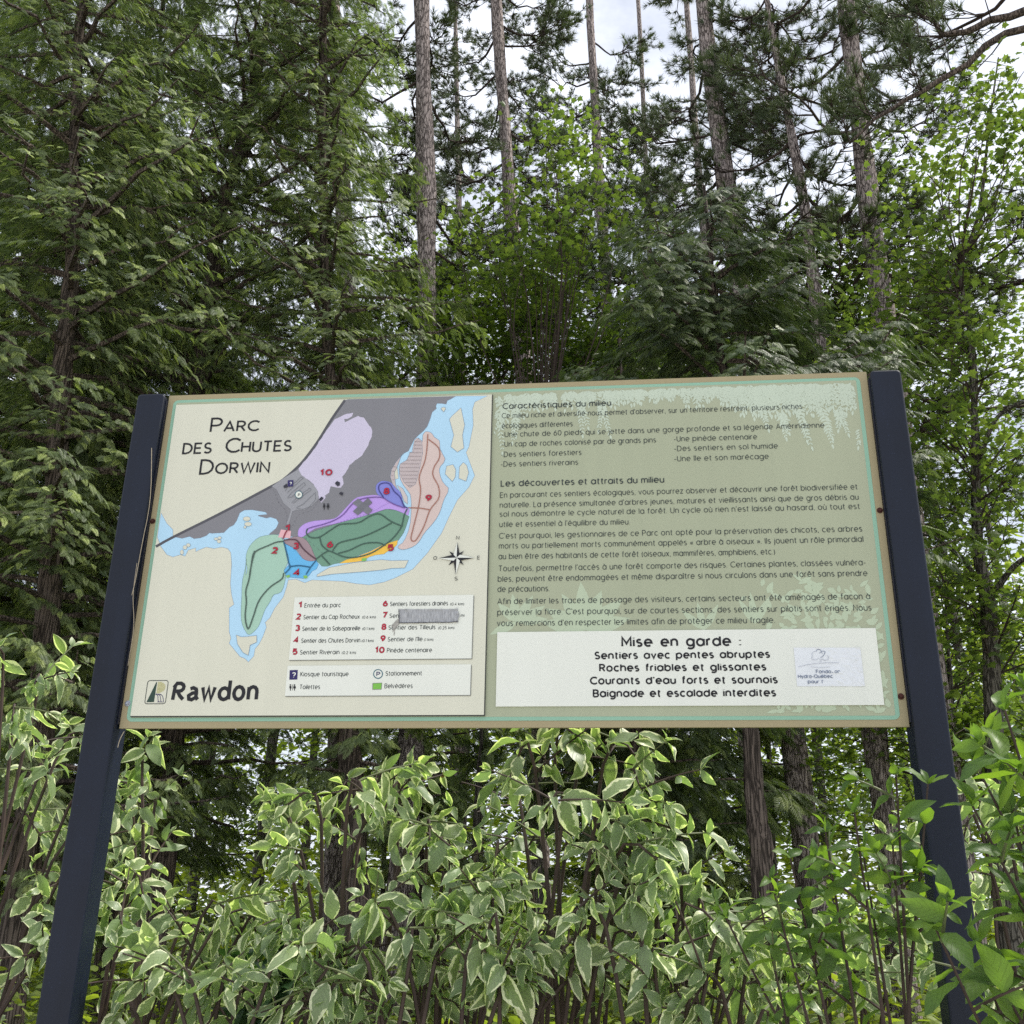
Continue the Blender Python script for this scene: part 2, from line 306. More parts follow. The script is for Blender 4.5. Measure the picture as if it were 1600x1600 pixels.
g('U', .60, [(0, 1), (0, .3)] + arc(.30, .30, .30, .30, 180, 360)[1:] + [(.60, 1)]); g('W', .98, [(0, 1), (.24, 0), (.49, 1), (.74, 0), (.98, 1)])
g('0', .56, arc(.28, .5, .28, .5, 90, 450)); g('1', .20, [(0, .75), (.20, 1), (.20, 0)]); g('2', .50, arc(.25, .74, .24, .26, 160, -40) + [(0, 0), (.50, 0)])
g('3', .50, arc(.24, .75, .22, .25, 150, -80), arc(.24, .26, .25, .26, 85, -150)); g('4', .54, [(.40, 0), (.40, 1), (0, .30), (.54, .30)])
g('5', .50, [(.46, 1), (.06, 1), (.03, .55)] + arc(.24, .33, .25, .33, 130, -145)[1:]); g('6', .52, arc(.26, .30, .26, .30, 90, 450), [(.40, 1), (.14, .72), (.01, .35)])
g('7', .50, [(0, 1), (.50, 1), (.16, 0)]); g('8', .52, arc(.26, .76, .21, .24, 90, 450), arc(.26, .27, .26, .27, 90, 450))
g('9', .52, arc(.26, .70, .26, .30, 90, 450), [(.51, .65), (.38, .28), (.14, 0)])
g('.', 0.02, [(0, .0), (0, .07)]); g(',', .05, [(.05, .06), (0, -.12)]); g("'", .02, [(.02, 1), (0, .78)]); g('-', .28, [(0, .36), (.28, .36)])
g(':', 0.02, [(0, 0), (0, .09)], [(0, .5), (0, .59)]); g('(', .14, arc(.3, .38, .28, .62, 130, 230)); g(')', .14, arc(-.16, .38, .28, .62, 50, -50))
g('«', .42, [(.18, .58), (0, .34), (.18, .10)], [(.42, .58), (.24, .34), (.42, .10)]); g('»', .42, [(0, .58), (.18, .34), (0, .10)], [(.24, .58), (.42, .34), (.24, .10)])
g('?', .46, arc(.23, .74, .22, .26, 165, -60) + [(.23, .3)], [(.23, .0), (.23, .1)])
AC = {'é': ('e', [(.26, .80), (.40, .98)]), 'è': ('e', [(.36, .80), (.22, .98)]), 'ê': ('e', [(.16, .80), (.30, .96), (.44, .80)]),
      'î': ('i', [(-.13, .80), (0, .96), (.13, .80)]), 'ô': ('o', [(.16, .80), (.30, .96), (.44, .80)]), 'à': ('a', [(.34, .80), (.20, .98)]),
      'ù': ('u', [(.30, .80), (.16, .98)])}
for k_, (b_, s_) in AC.items(): G[k_] = (G[b_][0], ([G[b_][1][0]] if b_ == 'i' else G[b_][1]) + [s_])

for k_ in list(G):                              # taller lower case
    if k_.islower(): G[k_] = (G[k_][0], [[(p[0], p[1] * 1.1 if p[1] <= .68 else .748 + (p[1] - .68) * .7875 if p[1] <= 1 else p[1]) for p in st] for st in G[k_][1]])
def ribbon(pts, w, closed=False):
    """flat stroke of width w in the x-z plane of the board: 2-D points -> verts, quads"""
    P = [np.array(p, float) for p in pts]
    if closed or (len(P) > 3 and np.linalg.norm(P[0] - P[-1]) < 1e-6):
        if np.linalg.norm(P[0] - P[-1]) < 1e-9: P = P[:-1]
        closed = True
    n = len(P); L, Rr = [], []
    for i in range(n):
        a = P[i - 1] if (i > 0 or closed) else None; c = P[(i + 1) % n] if (i < n - 1 or closed) else None
        d1 = (P[i] - a) if a is not None else None; d2 = (c - P[i]) if c is not None else None
        d1 = d1 / (np.linalg.norm(d1) + 1e-12) if d1 is not None else None; d2 = d2 / (np.linalg.norm(d2) + 1e-12) if d2 is not None else None
        d = d2 if d1 is None else d1 if d2 is None else d1 + d2
        if np.linalg.norm(d) < 1e-6: d = d1
        d = d / np.linalg.norm(d); nn = np.array([-d[1], d[0]])
        k = 1.0
        if d1 is not None and d2 is not None: k = 1 / max(.5, abs(d @ d1))
        L.append(P[i] + nn * w / 2 * k); Rr.append(P[i] - nn * w / 2 * k)
    V = L + Rr; m = n if closed else n - 1
    return V, [(i, (i + 1) % n, n + (i + 1) % n, n + i) for i in range(m)]

YF = {}
class Print:
    """flat print on the sign: pieces at plane y, each stroke a hair in front of the last"""
    def __init__(s, y): s.y = y; s.mb = MB(); s.k = 0
    def poly(s, P2, lift=0.0):
        T = tessellate_polygon([[Vector((p[0], p[1], 0)) for p in P2]])
        s.mb.add([(p[0], s.y - lift, p[1]) for p in P2], T)
    def stroke(s, P2, w, closed=False, lift=0.0):
        V, Fq = ribbon(P2, w, closed); s.k = (s.k + 1) % 5
        s.mb.add([(v[0], s.y - lift - .000005 * s.k, v[1]) for v in V], Fq)
    def obj(s, name, mt, parent, **kw): return link(name, s.mb.mesh(name, mt), parent, **kw)
def text(pr, string, p0, p1, h, sw, small=None, gap=.24, space=.52, caps=None):
    """string set between board points p0 and p1 (2-D, baseline), capital height h, stroke sw (in parts of h)"""
    def size(ch): return (small if (small and ch.islower()) else 1.0)
    seq = []; 
    for ch in string:
        s = size(ch); c = ch.upper() if (small and ch.islower()) else ch
        seq.append((c, s))
    wl = sum(G[c][0] * s for c, s in seq if c != ' ') + gap * (sum(1 for i, (c, s) in enumerate(seq[:-1]) if c != ' ' and seq[i + 1][0] != ' '))
    ns = sum(1 for c, s in seq if c == ' ')
    Wd = math.hypot(p1[0] - p0[0], p1[1] - p0[1]) - sw * h; 
    xs = 1.0; sp = space
    want = Wd / h
    if ns:
        sp = (want - wl) / ns
        if sp > .85: xs = want / (wl + .85 * ns); sp = .85
        elif sp < .66: xs = want / (wl + .66 * ns); sp = .66
    else: xs = want / wl
    ux = (p1[0] - p0[0]) / math.hypot(p1[0] - p0[0], p1[1] - p0[1]); uz = (p1[1] - p0[1]) / math.hypot(p1[0] - p0[0], p1[1] - p0[1])
    x = sw / 2 / xs
    for i, (c, s) in enumerate(seq):
        if c == ' ': x += sp; continue
        for st in G[c][1]:
            Q = []
            for q in st:
                u, v = (x + q[0] * s) * xs * h, (q[1] * s * (1 - sw) + sw / 2) * h
                Q.append((p0[0] + u * ux, p0[1] + u * uz + v))
            pr.stroke(Q, sw * h * (1.0 if s == 1 else .92))
        x += G[c][0] * s
        if i + 1 < len(seq) and seq[i + 1][0] != ' ': x += gap
# ------------------------------------------------------------------ the sign
def B(p, y):
    q = W(p[0], p[1], y); return (q[0], q[2])
CR = {1: (180, 590, .2375), 2: (420, 590, .225), 3: (180, 860, .1875), 4: (430, 900, .21875), 5: (760, 570, .2125), 6: (1060, 570, .2375),
      7: (750, 840, .23125), 8: (1080, 840, .25), 0: (0, 0, 1)}
def px(c, x, y): o = CR[c]; return (o[0] + x * o[2], o[1] + y * o[2])
def T(c, *xy, y=0.0): return [B(px(c, xy[i], xy[i + 1]), y) for i in range(0, len(xy), 2)]

sign = empty('park_sign', (1.22, 0.03, 0), 'wide green and cream trail map sign standing between two dark blue posts', 'sign')
SO = np.array([1.22, .03, 0])
def spart(name, mb, mt, parent=None, **kw):
    """a part of the sign; coordinates are given in the world, the part hangs on the sign's base"""
    o = link(name, mb.mesh(name, mt, origin=SO) if isinstance(mb, MB) else mb, parent or sign, **kw); return o
def pprint(pr, name, mt, parent, **kw): return spart(name, pr.mb, mt, parent, **kw)

m_navy = plain('navy_paint', srgb(18, 25, 40), .45, .3, .16, 5, bump=.08, streak=.14, chips=True)
m_edge = plain('navy_steel', srgb(26, 30, 44), .45, .4, .15, 6)
m_tan = plain('tan_border', srgb(162, 151, 120), .6, .15, .05, 3)
m_mint = plain('mint_line', srgb(142, 182, 160), .6, .15, .04, 3)
m_sage = plain('sage_panel', srgb(166, 172, 147), .6, .15, .035, 1.2)
m_pale = plain('pale_plant_print', srgb(190, 202, 184), .6, .15, .03, 3)
m_pale2 = plain('faint_plant_print', srgb(181, 194, 168), .6, .15, .03, 3)
m_cream = plain('cream_plate', srgb(210, 210, 193), .6, .15, .02, 1.5)
m_white = plain('white_plate', srgb(222, 225, 216), .6, .15, .015, 2)
m_text = plain('dark_print', srgb(52, 60, 60), .5, .3, .12, 90)
m_black = plain('black_print', srgb(34, 34, 38), .5, .3, .1, 60)
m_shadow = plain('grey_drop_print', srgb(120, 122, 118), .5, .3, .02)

def rprism(mb, x0, x1, z0, z1, y0, y1, r, segs=5, bev=.006):
    """upright post: rounded top corners, softened long edges"""
    def outline(ins):
        a = []
        for k in range(segs + 1):
            t = math.pi / 2 * k / segs; a.append((x0 + ins + (r - ins) * (1 - math.cos(t)), z1 - ins - (r - ins) * (1 - math.sin(t))))
        for k in range(segs + 1):
            t = math.pi / 2 * k / segs; a.append((x1 - ins - (r - ins) * (1 - math.sin(t)), z1 - ins - (r - ins) * (1 - math.cos(t))))
        return a + [(x1 - ins, z0), (x0 + ins, z0)]
    rings = [(y0, bev), (y0 + bev * .3, bev * .3), (y0 + bev, 0), (y1 - bev, 0), (y1, bev)]
    V = []; n = len(outline(0))
    for y, ins in rings: V += [(p[0], y, p[1]) for p in outline(ins)]
    Fq = [(j * n + i, j * n + (i + 1) % n, (j + 1) * n + (i + 1) % n, (j + 1) * n + i) for j in range(len(rings) - 1) for i in range(n)]
    Fq += [tuple(range(n))[::-1], tuple((len(rings) - 1) * n + i for i in range(n))]
    mb.add(V, Fq)
for (x0, x1, zt) in ((-.1035, -.004, DZ + 1.184), (2.444, 2.5435, DZ + 1.178)):
    mb = MB(); rprism(mb, x0, x1, -.1, zt, -.03, .062, .014)
    po = spart('post', mb, m_navy)
    xi = x1 if x0 < 0 else x0; s = 1 if x0 < 0 else -1            # the steel angle that carries the panel
    mb = MB(); mb.add(*box_vf(min(xi + s * .0005, xi + s * .004), max(xi + s * .0005, xi + s * .004), -.012, .055, DZ + .012, zt - .02))
    mb.add(*box_vf(min(xi + s * .004, xi + s * .035), max(xi + s * .004, xi + s * .035), .013, .018, DZ + .012, zt - .02))
    spart('steel_angle', mb, m_edge, po)
# base panel: 12 mm sheet, its face at y = 0
PW, PH = 2.44, 1.189
def rect(pr, x0, x1, z0, z1, lift=0): pr.poly([(x0, z0), (x1, z0), (x1, z1), (x0, z1)], lift)
mb = MB(); mb.add(*box_vf(0.001, PW - .001, 0.0, .012, DZ, DZ + PH)); panel = spart('backing_panel', mb, m_tan)
def rrect(x0, x1, z0, z1, r, n=6):
    out = []
    for cx, cz, a in ((x1 - r, z0 + r, -90), (x1 - r, z1 - r, 0), (x0 + r, z1 - r, 90), (x0 + r, z0 + r, 180)):
        out += [(cx + r * math.cos(math.radians(a + 90 * k / n)), cz + r * math.sin(math.radians(a + 90 * k / n))) for k in range(n + 1)]
    return out
TL = B((279, 630), 0); 
xl, zt_ = .036, DZ + PH - .034; xr, zb_ = PW - .040, DZ + .035
pr = Print(-.0012); pr.poly(rrect(.021, PW - .025, DZ + .021, DZ + PH - .020, .018)); pprint(pr, 'mint_band', m_mint, panel)
pr = Print(-.0016); pr.poly(rrect(.033, PW - .038, DZ + .033, DZ + PH - .031, .006)); sage = pprint(pr, 'sage_field', m_sage, panel)

# pale plant prints: hanging leaf sprays along the top, broad leaves and blossoms at the bottom
def leaf2(c, ang, L, wd, n=4):
    ux, uz = math.cos(ang), math.sin(ang); P = []
    for k in range(n + 1): t = k / n; P.append((t * L, wd * math.sin(math.pi * t ** .8)))
    for k in range(n - 1, 0, -1): t = k / n; P.append((t * L, -wd * math.sin(math.pi * t ** .8)))
    return [(c[0] + p[0] * ux - p[1] * uz, c[1] + p[0] * uz + p[1] * ux) for p in P]
rr = random.Random(3)
SX0, SX1 = B((772, 600), 0)[0], xr - .003
pr = Print(-.0018); zt2 = zt_ - .003
lk = 0
def pleaf(c, ang, L, wd):
    global lk
    P = leaf2(c, ang, L, wd)
    if any(p[0] > SX1 or p[0] < SX0 or p[1] > zt2 or p[1] < zb_ + .004 for p in P): return
    lk += 1; pr.poly(P, (lk * 3.1e-6) % .0008)
def hang(x, z, L, n):
    a = -math.pi / 2 + rr.uniform(-.25, .25)
    for k in range(n):
        t = k / n; c = (x + math.cos(a) * L * t, z + math.sin(a) * L * t); s = (1 - .5 * t)
        for sd_ in (-1, 1): pleaf(c, a + sd_ * rr.uniform(.5, 1.0), rr.uniform(.018, .03) * s, .0042 * s)
    pleaf((x + math.cos(a) * L, z + math.sin(a) * L), a, .02, .004)
def depth(u):       # how far the sprays hang, along the top from left to right
    key = [(0, .13), (.06, .10), (.12, .06), (.2, .07), (.26, .05), (.33, .06), (.4, .04), (.5, .04), (.55, .07), (.62, .045), (.68, .09), (.75, .12), (.85, .11), (.95, .10), (1, .15)]
    return np.interp(u, [k[0] for k in key], [k[1] for k in key])
for k in range(360):
    u = rr.random() ** .9 if k % 3 else rr.uniform(.62, 1); x = SX0 + u * (SX1 - SX0); d = depth(u) * rr.uniform(.15, 1.0)
    hang(x, zt2 - rr.uniform(0, .012) - max(0, d - .06), min(.06, d), 4)
for (a_, b_, L_) in ((905, 625, .13), (940, 632, .12), (1247, 640, .14), (1283, 640, .13), (1220, 645, .09), (1310, 640, .09), (1345, 650, .11), (1185, 625, .11), (780, 640, .16), (805, 640, .12)):
    x, z = B((a_, b_), 0)
    hang(x, z, L_, 11); hang(x + .004, z, L_ * .8, 9)
pprint(pr, 'leaf_print', m_pale, sage, kind='stuff')
pr = Print(-.0018); lk = 0
for (a_, b_, angs, L_, wd) in ((808, 972, [100, 60, 135, 30, 160, 185, 5, 205], .105, .016), (915, 985, [95, 68, 122, 40, 150, 15, 168], .165, .027),
                              (1100, 985, [135, 60, 100], .10, .012), (1180, 975, [120, 95, 60], .11, .012)):
    for q in angs: pleaf(B((a_, b_), 0), math.radians(q), L_ * rr.uniform(.85, 1), wd)
for k in range(150):
    a_, b_ = rr.gauss(1292, 45), rr.gauss(950, 28)
    if a_ > 1370 or b_ > 985 or b_ < 895: continue
    pleaf(B((a_, b_), 0), rr.uniform(0, 6.28), rr.uniform(.02, .045), rr.uniform(.005, .010))
for k in range(60): pleaf(B((rr.uniform(1372, 1398), rr.uniform(965, 1090)), 0), rr.uniform(0, 6.28), rr.uniform(.02, .045), rr.uniform(.004, .008))
for k in range(46): pleaf(B((rr.uniform(1215, 1395), rr.uniform(1106, 1117)), 0), rr.uniform(-.5, 3.6), rr.uniform(.02, .05), rr.uniform(.005, .010))
pprint(pr, 'blossom_print', m_pale2, sage, kind='stuff')

# the long text, each line a strip of print of its own
HB = .0203
LINES = [("Caractéristiques du milieu", 5, 118, 328, 5, 918, 305, 1.14, .14), 
 ("Ce milieu riche et diversifié nous permet d'observer, sur un territoire restreint, plusieurs niches", 5, 113, 400, 6, 815, 290, 1, 0),
 ("écologiques différentes", 5, 113, 470, 5, 635, 455, 1, 0),
 ("-Une chute de 60 pieds qui se jette dans une gorge profonde et sa légende Amérindienne", 5, 113, 538, 6, 960, 413, 1, 0),
 ("-Un cap de roches colonisé par de grands pins", 5, 113, 608, 5, 1248, 572, 1, 0), ("-Une pinède centenaire", 5, 1378, 568, 6, 518, 492, 1, 0),
 ("-Des sentiers forestiers", 5, 108, 682, 5, 700, 665, 1, 0), ("-Des sentiers en sol humide", 5, 1380, 638, 6, 655, 553, 1, 0),
 ("-Des sentiers riverains", 5, 105, 753, 5, 675, 738, 1, 0), ("-Une île et son marécage", 5, 1380, 712, 6, 595, 623, 1, 0),
 ("Les découvertes et attraits du milieu", 5, 105, 900, 5, 1308, 868, 1.18, .14),
 ("En parcourant ces sentiers écologiques, vous pourrez observer et découvrir une forêt biodiversifiée et", 5, 100, 975, 6, 1180, 828, 1, 0),
 ("naturelle. La présence simultanée d'arbres jeunes, matures et vieillissants ainsi que de gros débris au", 5, 98, 1045, 6, 1187, 898, 1, 0),
 ("sol nous démontre le cycle naturel de la forêt. Un cycle où rien n'est laissé au hasard, où tout est", 5, 97, 1120, 6, 1195, 952, 1, 0),
 ("utile et essentiel à l'équilibre du milieu.", 5, 95, 1195, 5, 1055, 1178, 1, 0),
 ("C'est pourquoi, les gestionnaires de ce Parc ont opté pour la préservation des chicots, ces arbres", 5, 92, 1280, 6, 1210, 1100, 1, 0),
 ("morts ou partiellement morts communément appelés « arbre à oiseaux ». Ils jouent un rôle primordial", 5, 92, 1352, 6, 1218, 1170, 1, 0),
 ("au bien être des habitants de cette forêt (oiseaux, mammifères, amphibiens, etc.)", 7, 125, 148, 8, 525, 108, 1, 0),
 ("Toutefois, permettre l'accès à une forêt comporte des risques. Certaines plantes, classées vulnéra-", 7, 125, 228, 8, 1092, 177, 1, 0),
 ("bles, peuvent être endommagées et même disparaître si nous circulons dans une forêt sans prendre", 7, 120, 298, 8, 1102, 245, 1, 0),
 ("de précautions.", 7, 118, 370, 7, 470, 365, 1, 0),
 ("Afin de limiter les traces de passage des visiteurs, certains secteurs ont été aménagés de facon à", 7, 118, 448, 8, 1120, 391, 1, 0),
 ("préserver la flore. C'est pourquoi, sur de courtes sections, des sentiers sur pilotis sont érigés. Nous", 7, 117, 522, 8, 1128, 463, 1, 0),
 ("vous remercions d'en respecter les limites afin de protéger ce milieu fragile.", 7, 115, 597, 8, 523, 539, 1, 0)]
def level(p, q):       # lines of print run level on the board
    z = (p[1] + q[1]) / 2; return (p[0], z), (q[0], z)
for (s_, c0, x0, y0, c1, x1, y1, hs, sw) in LINES:
    pr = Print(-.0028); p, q = level(B(px(c0, x0, y0), 0), B(px(c1, x1, y1), 0))
    text(pr, s_, p, q, HB * hs, sw or .098); pprint(pr, 'text_line', m_text, sage)

# white warning plate, a sheet of its own 3 mm proud
def plate(name, quad, y, th, mt, parent=None):
    xs = [p[0] for p in quad]; zs = [p[1] for p in quad]
    x0, x1, z0, z1 = (xs[0] + xs[3]) / 2, (xs[1] + xs[2]) / 2, (zs[2] + zs[3]) / 2, (zs[0] + zs[1]) / 2
    mb = MB(); mb.add(*box_vf(x0, x1, y, y + th, z0, z1)); return spart(name, mb, mt, parent), (x0, x1, z0, z1)
YW = -.006
warn, wr = plate('warning_plate', T(7, 118, 636, y=YW) + T(8, 1153, 568, 1208, 1050, y=YW) + T(7, 105, 1137, y=YW), YW, .0034, m_white)
for (s_, x0, y0, x1, y1, h, sw) in (("Mise en garde :", 955, 740, 315, 680, .0345, .185), ("Sentiers avec pentes abruptes", 773, 822, 495, 755, .0255, .195),
     ("Roches friables et glissantes", 805, 905, 472, 835, .0255, .195), ("Courants d'eau forts et sournois", 742, 992, 543, 915, .0255, .195), ("Baignade et escalade interdites", 762, 1078, 533, 997, .0255, .195)):
    pr = Print(YW - .0006); p, q = level(B(px(7, x0, y0), YW), B(px(8, x1, y1), YW)); text(pr, s_, p, q, h, sw, gap=.27); pprint(pr, 'text_line', m_black, warn)
# worn blistered sticker on it
def sticker():
    y = YW - .0006; q = T(8, 640, 688, 1056, 688, 1086, 930, 662, 930, y=y)
    n = 34; m = 20; V = []; r2 = random.Random(4)
    blot = [(r2.uniform(.5, 1), r2.uniform(0, 1), r2.uniform(.015, .04)) for _ in range(140)]
    for j in range(m + 1):
        for i in range(n + 1):
            u, v = i / n, j / m
            x = (q[0][0] * (1 - u) + q[1][0] * u) * (1 - v) + (q[3][0] * (1 - u) + q[2][0] * u) * v
            z = (q[0][1] * (1 - u) + q[1][1] * u) * (1 - v) + (q[3][1] * (1 - u) + q[2][1] * u) * v
            h = sum(max(0, 1 - ((u - a) ** 2 + ((v - b) * .6) ** 2) / r ** 2) for a, b, r in blot) * .0009
            V.append((x, y - .0003 - min(h, .0022) - (.002 if (j == 0 and (.3 < u < .4 or u > .93)) else 0), z))
    Fq = [(j * (n + 1) + i, j * (n + 1) + i + 1, (j + 1) * (n + 1) + i + 1, (j + 1) * (n + 1) + i) for j in range(m) for i in range(n)]
    mb = MB(); mb.add(V, Fq)
    st = spart('sticker', mb, plain('worn_sticker', srgb(220, 224, 228), .35, .5, .03, 40), warn, label='peeling blistered white sponsor sticker with faded tree emblem')
    mg = plain('faded_print', srgb(120, 130, 150), .6, .2, .25, 120); mf = plain('faint_print', srgb(186, 190, 200), .6, .2, .1, 100)
    y2 = y - .0018; pr = Print(y2)
    for s_, x0, x1, yy in (("Fondation", 780, 933, 848), ("Hydro-Québec", 668, 886, 878), ("pour l'", 729, 828, 911)):
        pa, pb = level(B(px(8, x0, yy), y2), B(px(8, x1, yy), y2)); text(pr, s_, pa, pb, .0115, .17); spart('sticker_print', pr.mb, mg, warn); pr = Print(y2)
    pr.stroke(T(8, 780, 712, 785, 702, 795, 698, 808, 702, 815, 712, 825, 708, 838, 714, 832, 730, 822, 742, 808, 750, y=y2), .0016)
    pr.stroke(T(8, 800, 722, 812, 714, 820, 724, y=y2), .0013)
    spart('sticker_print', pr.mb, mg, warn)
    pr = Print(y2)
    pr.stroke(T(8, 778, 712, 765, 712, 755, 725, 758, 740, 752, 752, 765, 765, 785, 762, 800, 752, y=y2), .0014)
    pr.stroke(T(8, 815, 755, 835, 768, 855, 762, 860, 745, 848, 735, y=y2), .0014)
    pr.stroke(T(8, 805, 755, 806, 778, y=y2), .0012); pr.stroke(T(8, 815, 755, 814, 778, y=y2), .0012)
    pr.stroke(T(8, 668, 808, 720, 795, 780, 786, 850, 782, 925, 782, y=y2), .0014); pr.stroke(T(8, 750, 808, 800, 812, 870, 808, y=y2), .0012)
    spart('faint_sticker_print', pr.mb, mf, warn)
sticker()

# ---- map plate, 6 mm proud at the left
YM = -.0085
mq = [B((277.5, 632), YM), B((769.5, 617), YM), B((755, 1115), YM), B((201, 1120.5), YM)]
mapp, mr4 = plate('map_plate', mq, YM, .0062, m_cream)
print('map rect', mr4, mq); print('warn rect', wr)
mx0, mx1, mz0, mz1 = mr4
mb = MB(); mb.add(*box_vf(mx1 + .0002, mx1 + .0030, YM + .0006, YM + .0062, mz0 - .003, mz1)); mb.add(*box_vf(mx0, mx1, YM + .0006, YM + .0062, mz0 - .0030, mz0 - .0002)); spart('plate_strip', mb, plain('dark_plate_strip', srgb(70, 72, 70), .6, .2, .1), mapp)  # dark strips along the right and bottom of the map plate
def clipx(P):
    return [(min(max(p[0], mx0 + .0008), mx1 - .0008), min(max(p[1], mz0 + .0008), mz1 - .0008)) for p in P]
LAY = [0]
def area(name, col, P, noise=.02, outline=True, w=.0011, oc=(120, 132, 150), mt=None, wig=0):
    LAY[0] += 1; y = YM - .00006 * LAY[0]; P = clipx(P)
    if wig:
        r3 = random.Random(5); Q = []
        for i in range(len(P)):
            a, b = P[i], P[(i + 1) % len(P)]; k = max(1, int(math.hypot(a[0] - b[0], a[1] - b[1]) / .008))
            for j in range(k): Q.append((a[0] + (b[0] - a[0]) * j / k + r3.uniform(-wig, wig), a[1] + (b[1] - a[1]) * j / k + r3.uniform(-wig, wig)))
        P = clipx(Q)
    pr = Print(y); pr.poly(P); o = pprint(pr, name, mt or plain(name + '_print', col, .6, .15, noise, 3), mapp)
    if outline:
        pr = Print(y - .00002); pr.stroke(P, w, closed=True); pprint(pr, 'outline', OUTL.setdefault(oc, plain('outline_print', srgb(*oc), .5, .3, .05)), mapp)
OUTL = {}
def sm(P, n=4):
    return [tuple(q) for q in curve_pts(P, max(6, n * len(P)))]
y = YM
water = (T(2, 1300, 129, 1520, 127, 1430, 170, 1415, 220, 1420, 330, 1390, 480, 1370, 520, 1400, 600, 1430, 680, 1390, 760, 1310, 850, 1250, 970, 1200, 1080, 1100, 1220, 1000, 1330, 880, 1390, 800, 1420, 700, 1440, 600, 1430, 520, 1415, 300, 1405, 250, 1425, 190, 1400, 135, 1405, y=y)
  + T(3, 1440, 255, 1430, 300, 1400, 390, 1330, 480, 1290, 560, 1250, 600, 1260, 640, 1230, 720, 1200, 780, 1165, 820, 1155, 880, 1110, 930, 1080, 900, 1040, 885, 950, 775, 965, 730, 950, 680, 950, 480, 990, 450, 970, 370, 960, 280, 970, 120, 965, 20, y=y)
  + T(1, 770, 1270, 760, 1150, 740, 1125, 700, 1115, 650, 1125, 600, 1115, 560, 1130, 530, 1145, 530, 1120, 480, 1135, 460, 1175, 430, 1165, 380, 1180, 340, 1165, 300, 1110, 278, 1050, 290, 960, 302, 890, 340, 960, 380, 1000, 380, 1045, 600, 950, 900, 830, 1000, 760, y=y)
  + T(2, 300, 900, 900, 700, 880, 500, 1000, 300, 1100, 180, y=y))
area('water', srgb(176, 212, 234), water)
grey = (T(2, 548, 152, 1300, 129, 1262, 150, 1240, 160, 1232, 185, 1200, 180, 1168, 180, 1160, 200, 1165, 215, 1135, 240, 1120, 290, 1100, 340, 1075, 370, 1040, 400, 1010, 430, 990, 470, 970, 510, 930, 530, 880, 590, 850, 640, 842, 690, 860, 740, 900, 780, 930, 900, 600, 1000, 230, 1110, 200, 1100, y=y)
  + T(1, 1200, 1052, 1080, 1032, 1010, 1032, 1060, 990, 1075, 955, 1060, 930, 1020, 918, 995, 925, 960, 915, 940, 910, 945, 905, 1000, 900, 990, 885, 960, 880, 900, 870, 850, 872, 820, 890, 800, 940, 780, 970, 750, 985, 715, 1020, 640, 1025, 620, 1022, 600, 1040, 560, 1055, 520, 1060, 490, 1045, 440, 1058, 400, 1050, 380, 1048, 700, 895, 1000, 735, 1100, 672, 1200, 590, 1260, 520, 1340, 410, 1420, 280, 1510, 150, y=y))
area('forest_area', srgb(130, 130, 135), grey)
rd = T(1, 268, 1112, 380, 1050, 700, 890, 1000, 730, 1100, 675, 1200, 588, 1262, 518, 1340, 410, 1420, 280, 1512, 148, y=y)
LAY[0] += 1; pr = Print(YM - .00006 * LAY[0]); pr.stroke(sm(clipx(rd), 3), .0098); pprint(pr, 'road_line', plain('road_print', srgb(84, 84, 90), .5, .3), mapp)
area('parking_area', srgb(152, 153, 158), T(2, 205, 635, 230, 680, 270, 710, 320, 750, 348, 810, 340, 850, 300, 890, 250, 920, 190, 920, 165, 930, 140, 1020, 120, 1020, 150, 930, 150, 915, 100, 870, 75, 820, 55, 780, 20, 755, 100, 700, y=y), oc=(110, 110, 116))
area('pine_grove_area', srgb(200, 194, 214), T(2, 205, 635, 240, 590, 300, 520, 360, 430, 420, 340, 460, 290, 500, 270, 540, 250, 585, 245, 580, 270, 550, 285, 525, 290, 530, 312, 560, 295, 620, 268, 660, 280, 690, 320, 718, 360, 715, 410, 690, 470, 650, 540, 600, 575, 560, 610, 535, 660, 510, 690, 520, 740, 500, 765, 470, 765, 430, 755, 420, 800, 390, 820, 395, 835, 365, 870, 345, 850, 345, 800, 310, 740, 260, 700, 230, 680, y=y), outline=False, wig=.0011)
area('mauve_area', srgb(186, 156, 224), sm(T(2, 203, 1080, 210, 1050, 250, 1015, 320, 995, 430, 985, 480, 965, 540, 900, 600, 840, 650, 825, 740, 815, 800, 835, 850, 870, 930, 900, 975, 910, 965, 960, 930, 940, 880, 920, 820, 912, 760, 930, 700, 950, 500, 1005, 330, 1045, 260, 1090, 230, 1110, 205, 1100, 203, 1080, y=y), 2), oc=(150, 130, 190))
area('violet_area', srgb(132, 136, 208), sm(T(2, 745, 790, 745, 750, 770, 725, 800, 718, 850, 730, 890, 770, 920, 810, 930, 860, 945, 900, 880, 885, 830, 860, 790, 830, 760, 815, 745, 790, y=y), 2), oc=(100, 105, 170))
area('green_area', srgb(114, 152, 132), T(2, 230, 1110, 330, 1060, 500, 1008, 700, 952, 820, 915, 880, 922, 940, 945, 975, 965, 955, 1030, 935, 1080, 900, 1130, 870, 1140, 820, 1150, 760, 1175, 700, 1205, 600, 1245, 500, 1285, 450, 1295, 410, 1310, 370, 1310, 330, 1270, 300, 1190, 250, 1140, y=y), oc=(92, 122, 108))
area('riverside_area', srgb(236, 192, 84), T(2, 490, 1290, 540, 1265, 600, 1250, 700, 1210, 800, 1160, 870, 1138, 895, 1130, 890, 1160, 860, 1190, 820, 1210, 800, 1225, 740, 1232, 700, 1245, 640, 1275, 560, 1285, y=y), oc=(190, 160, 80))
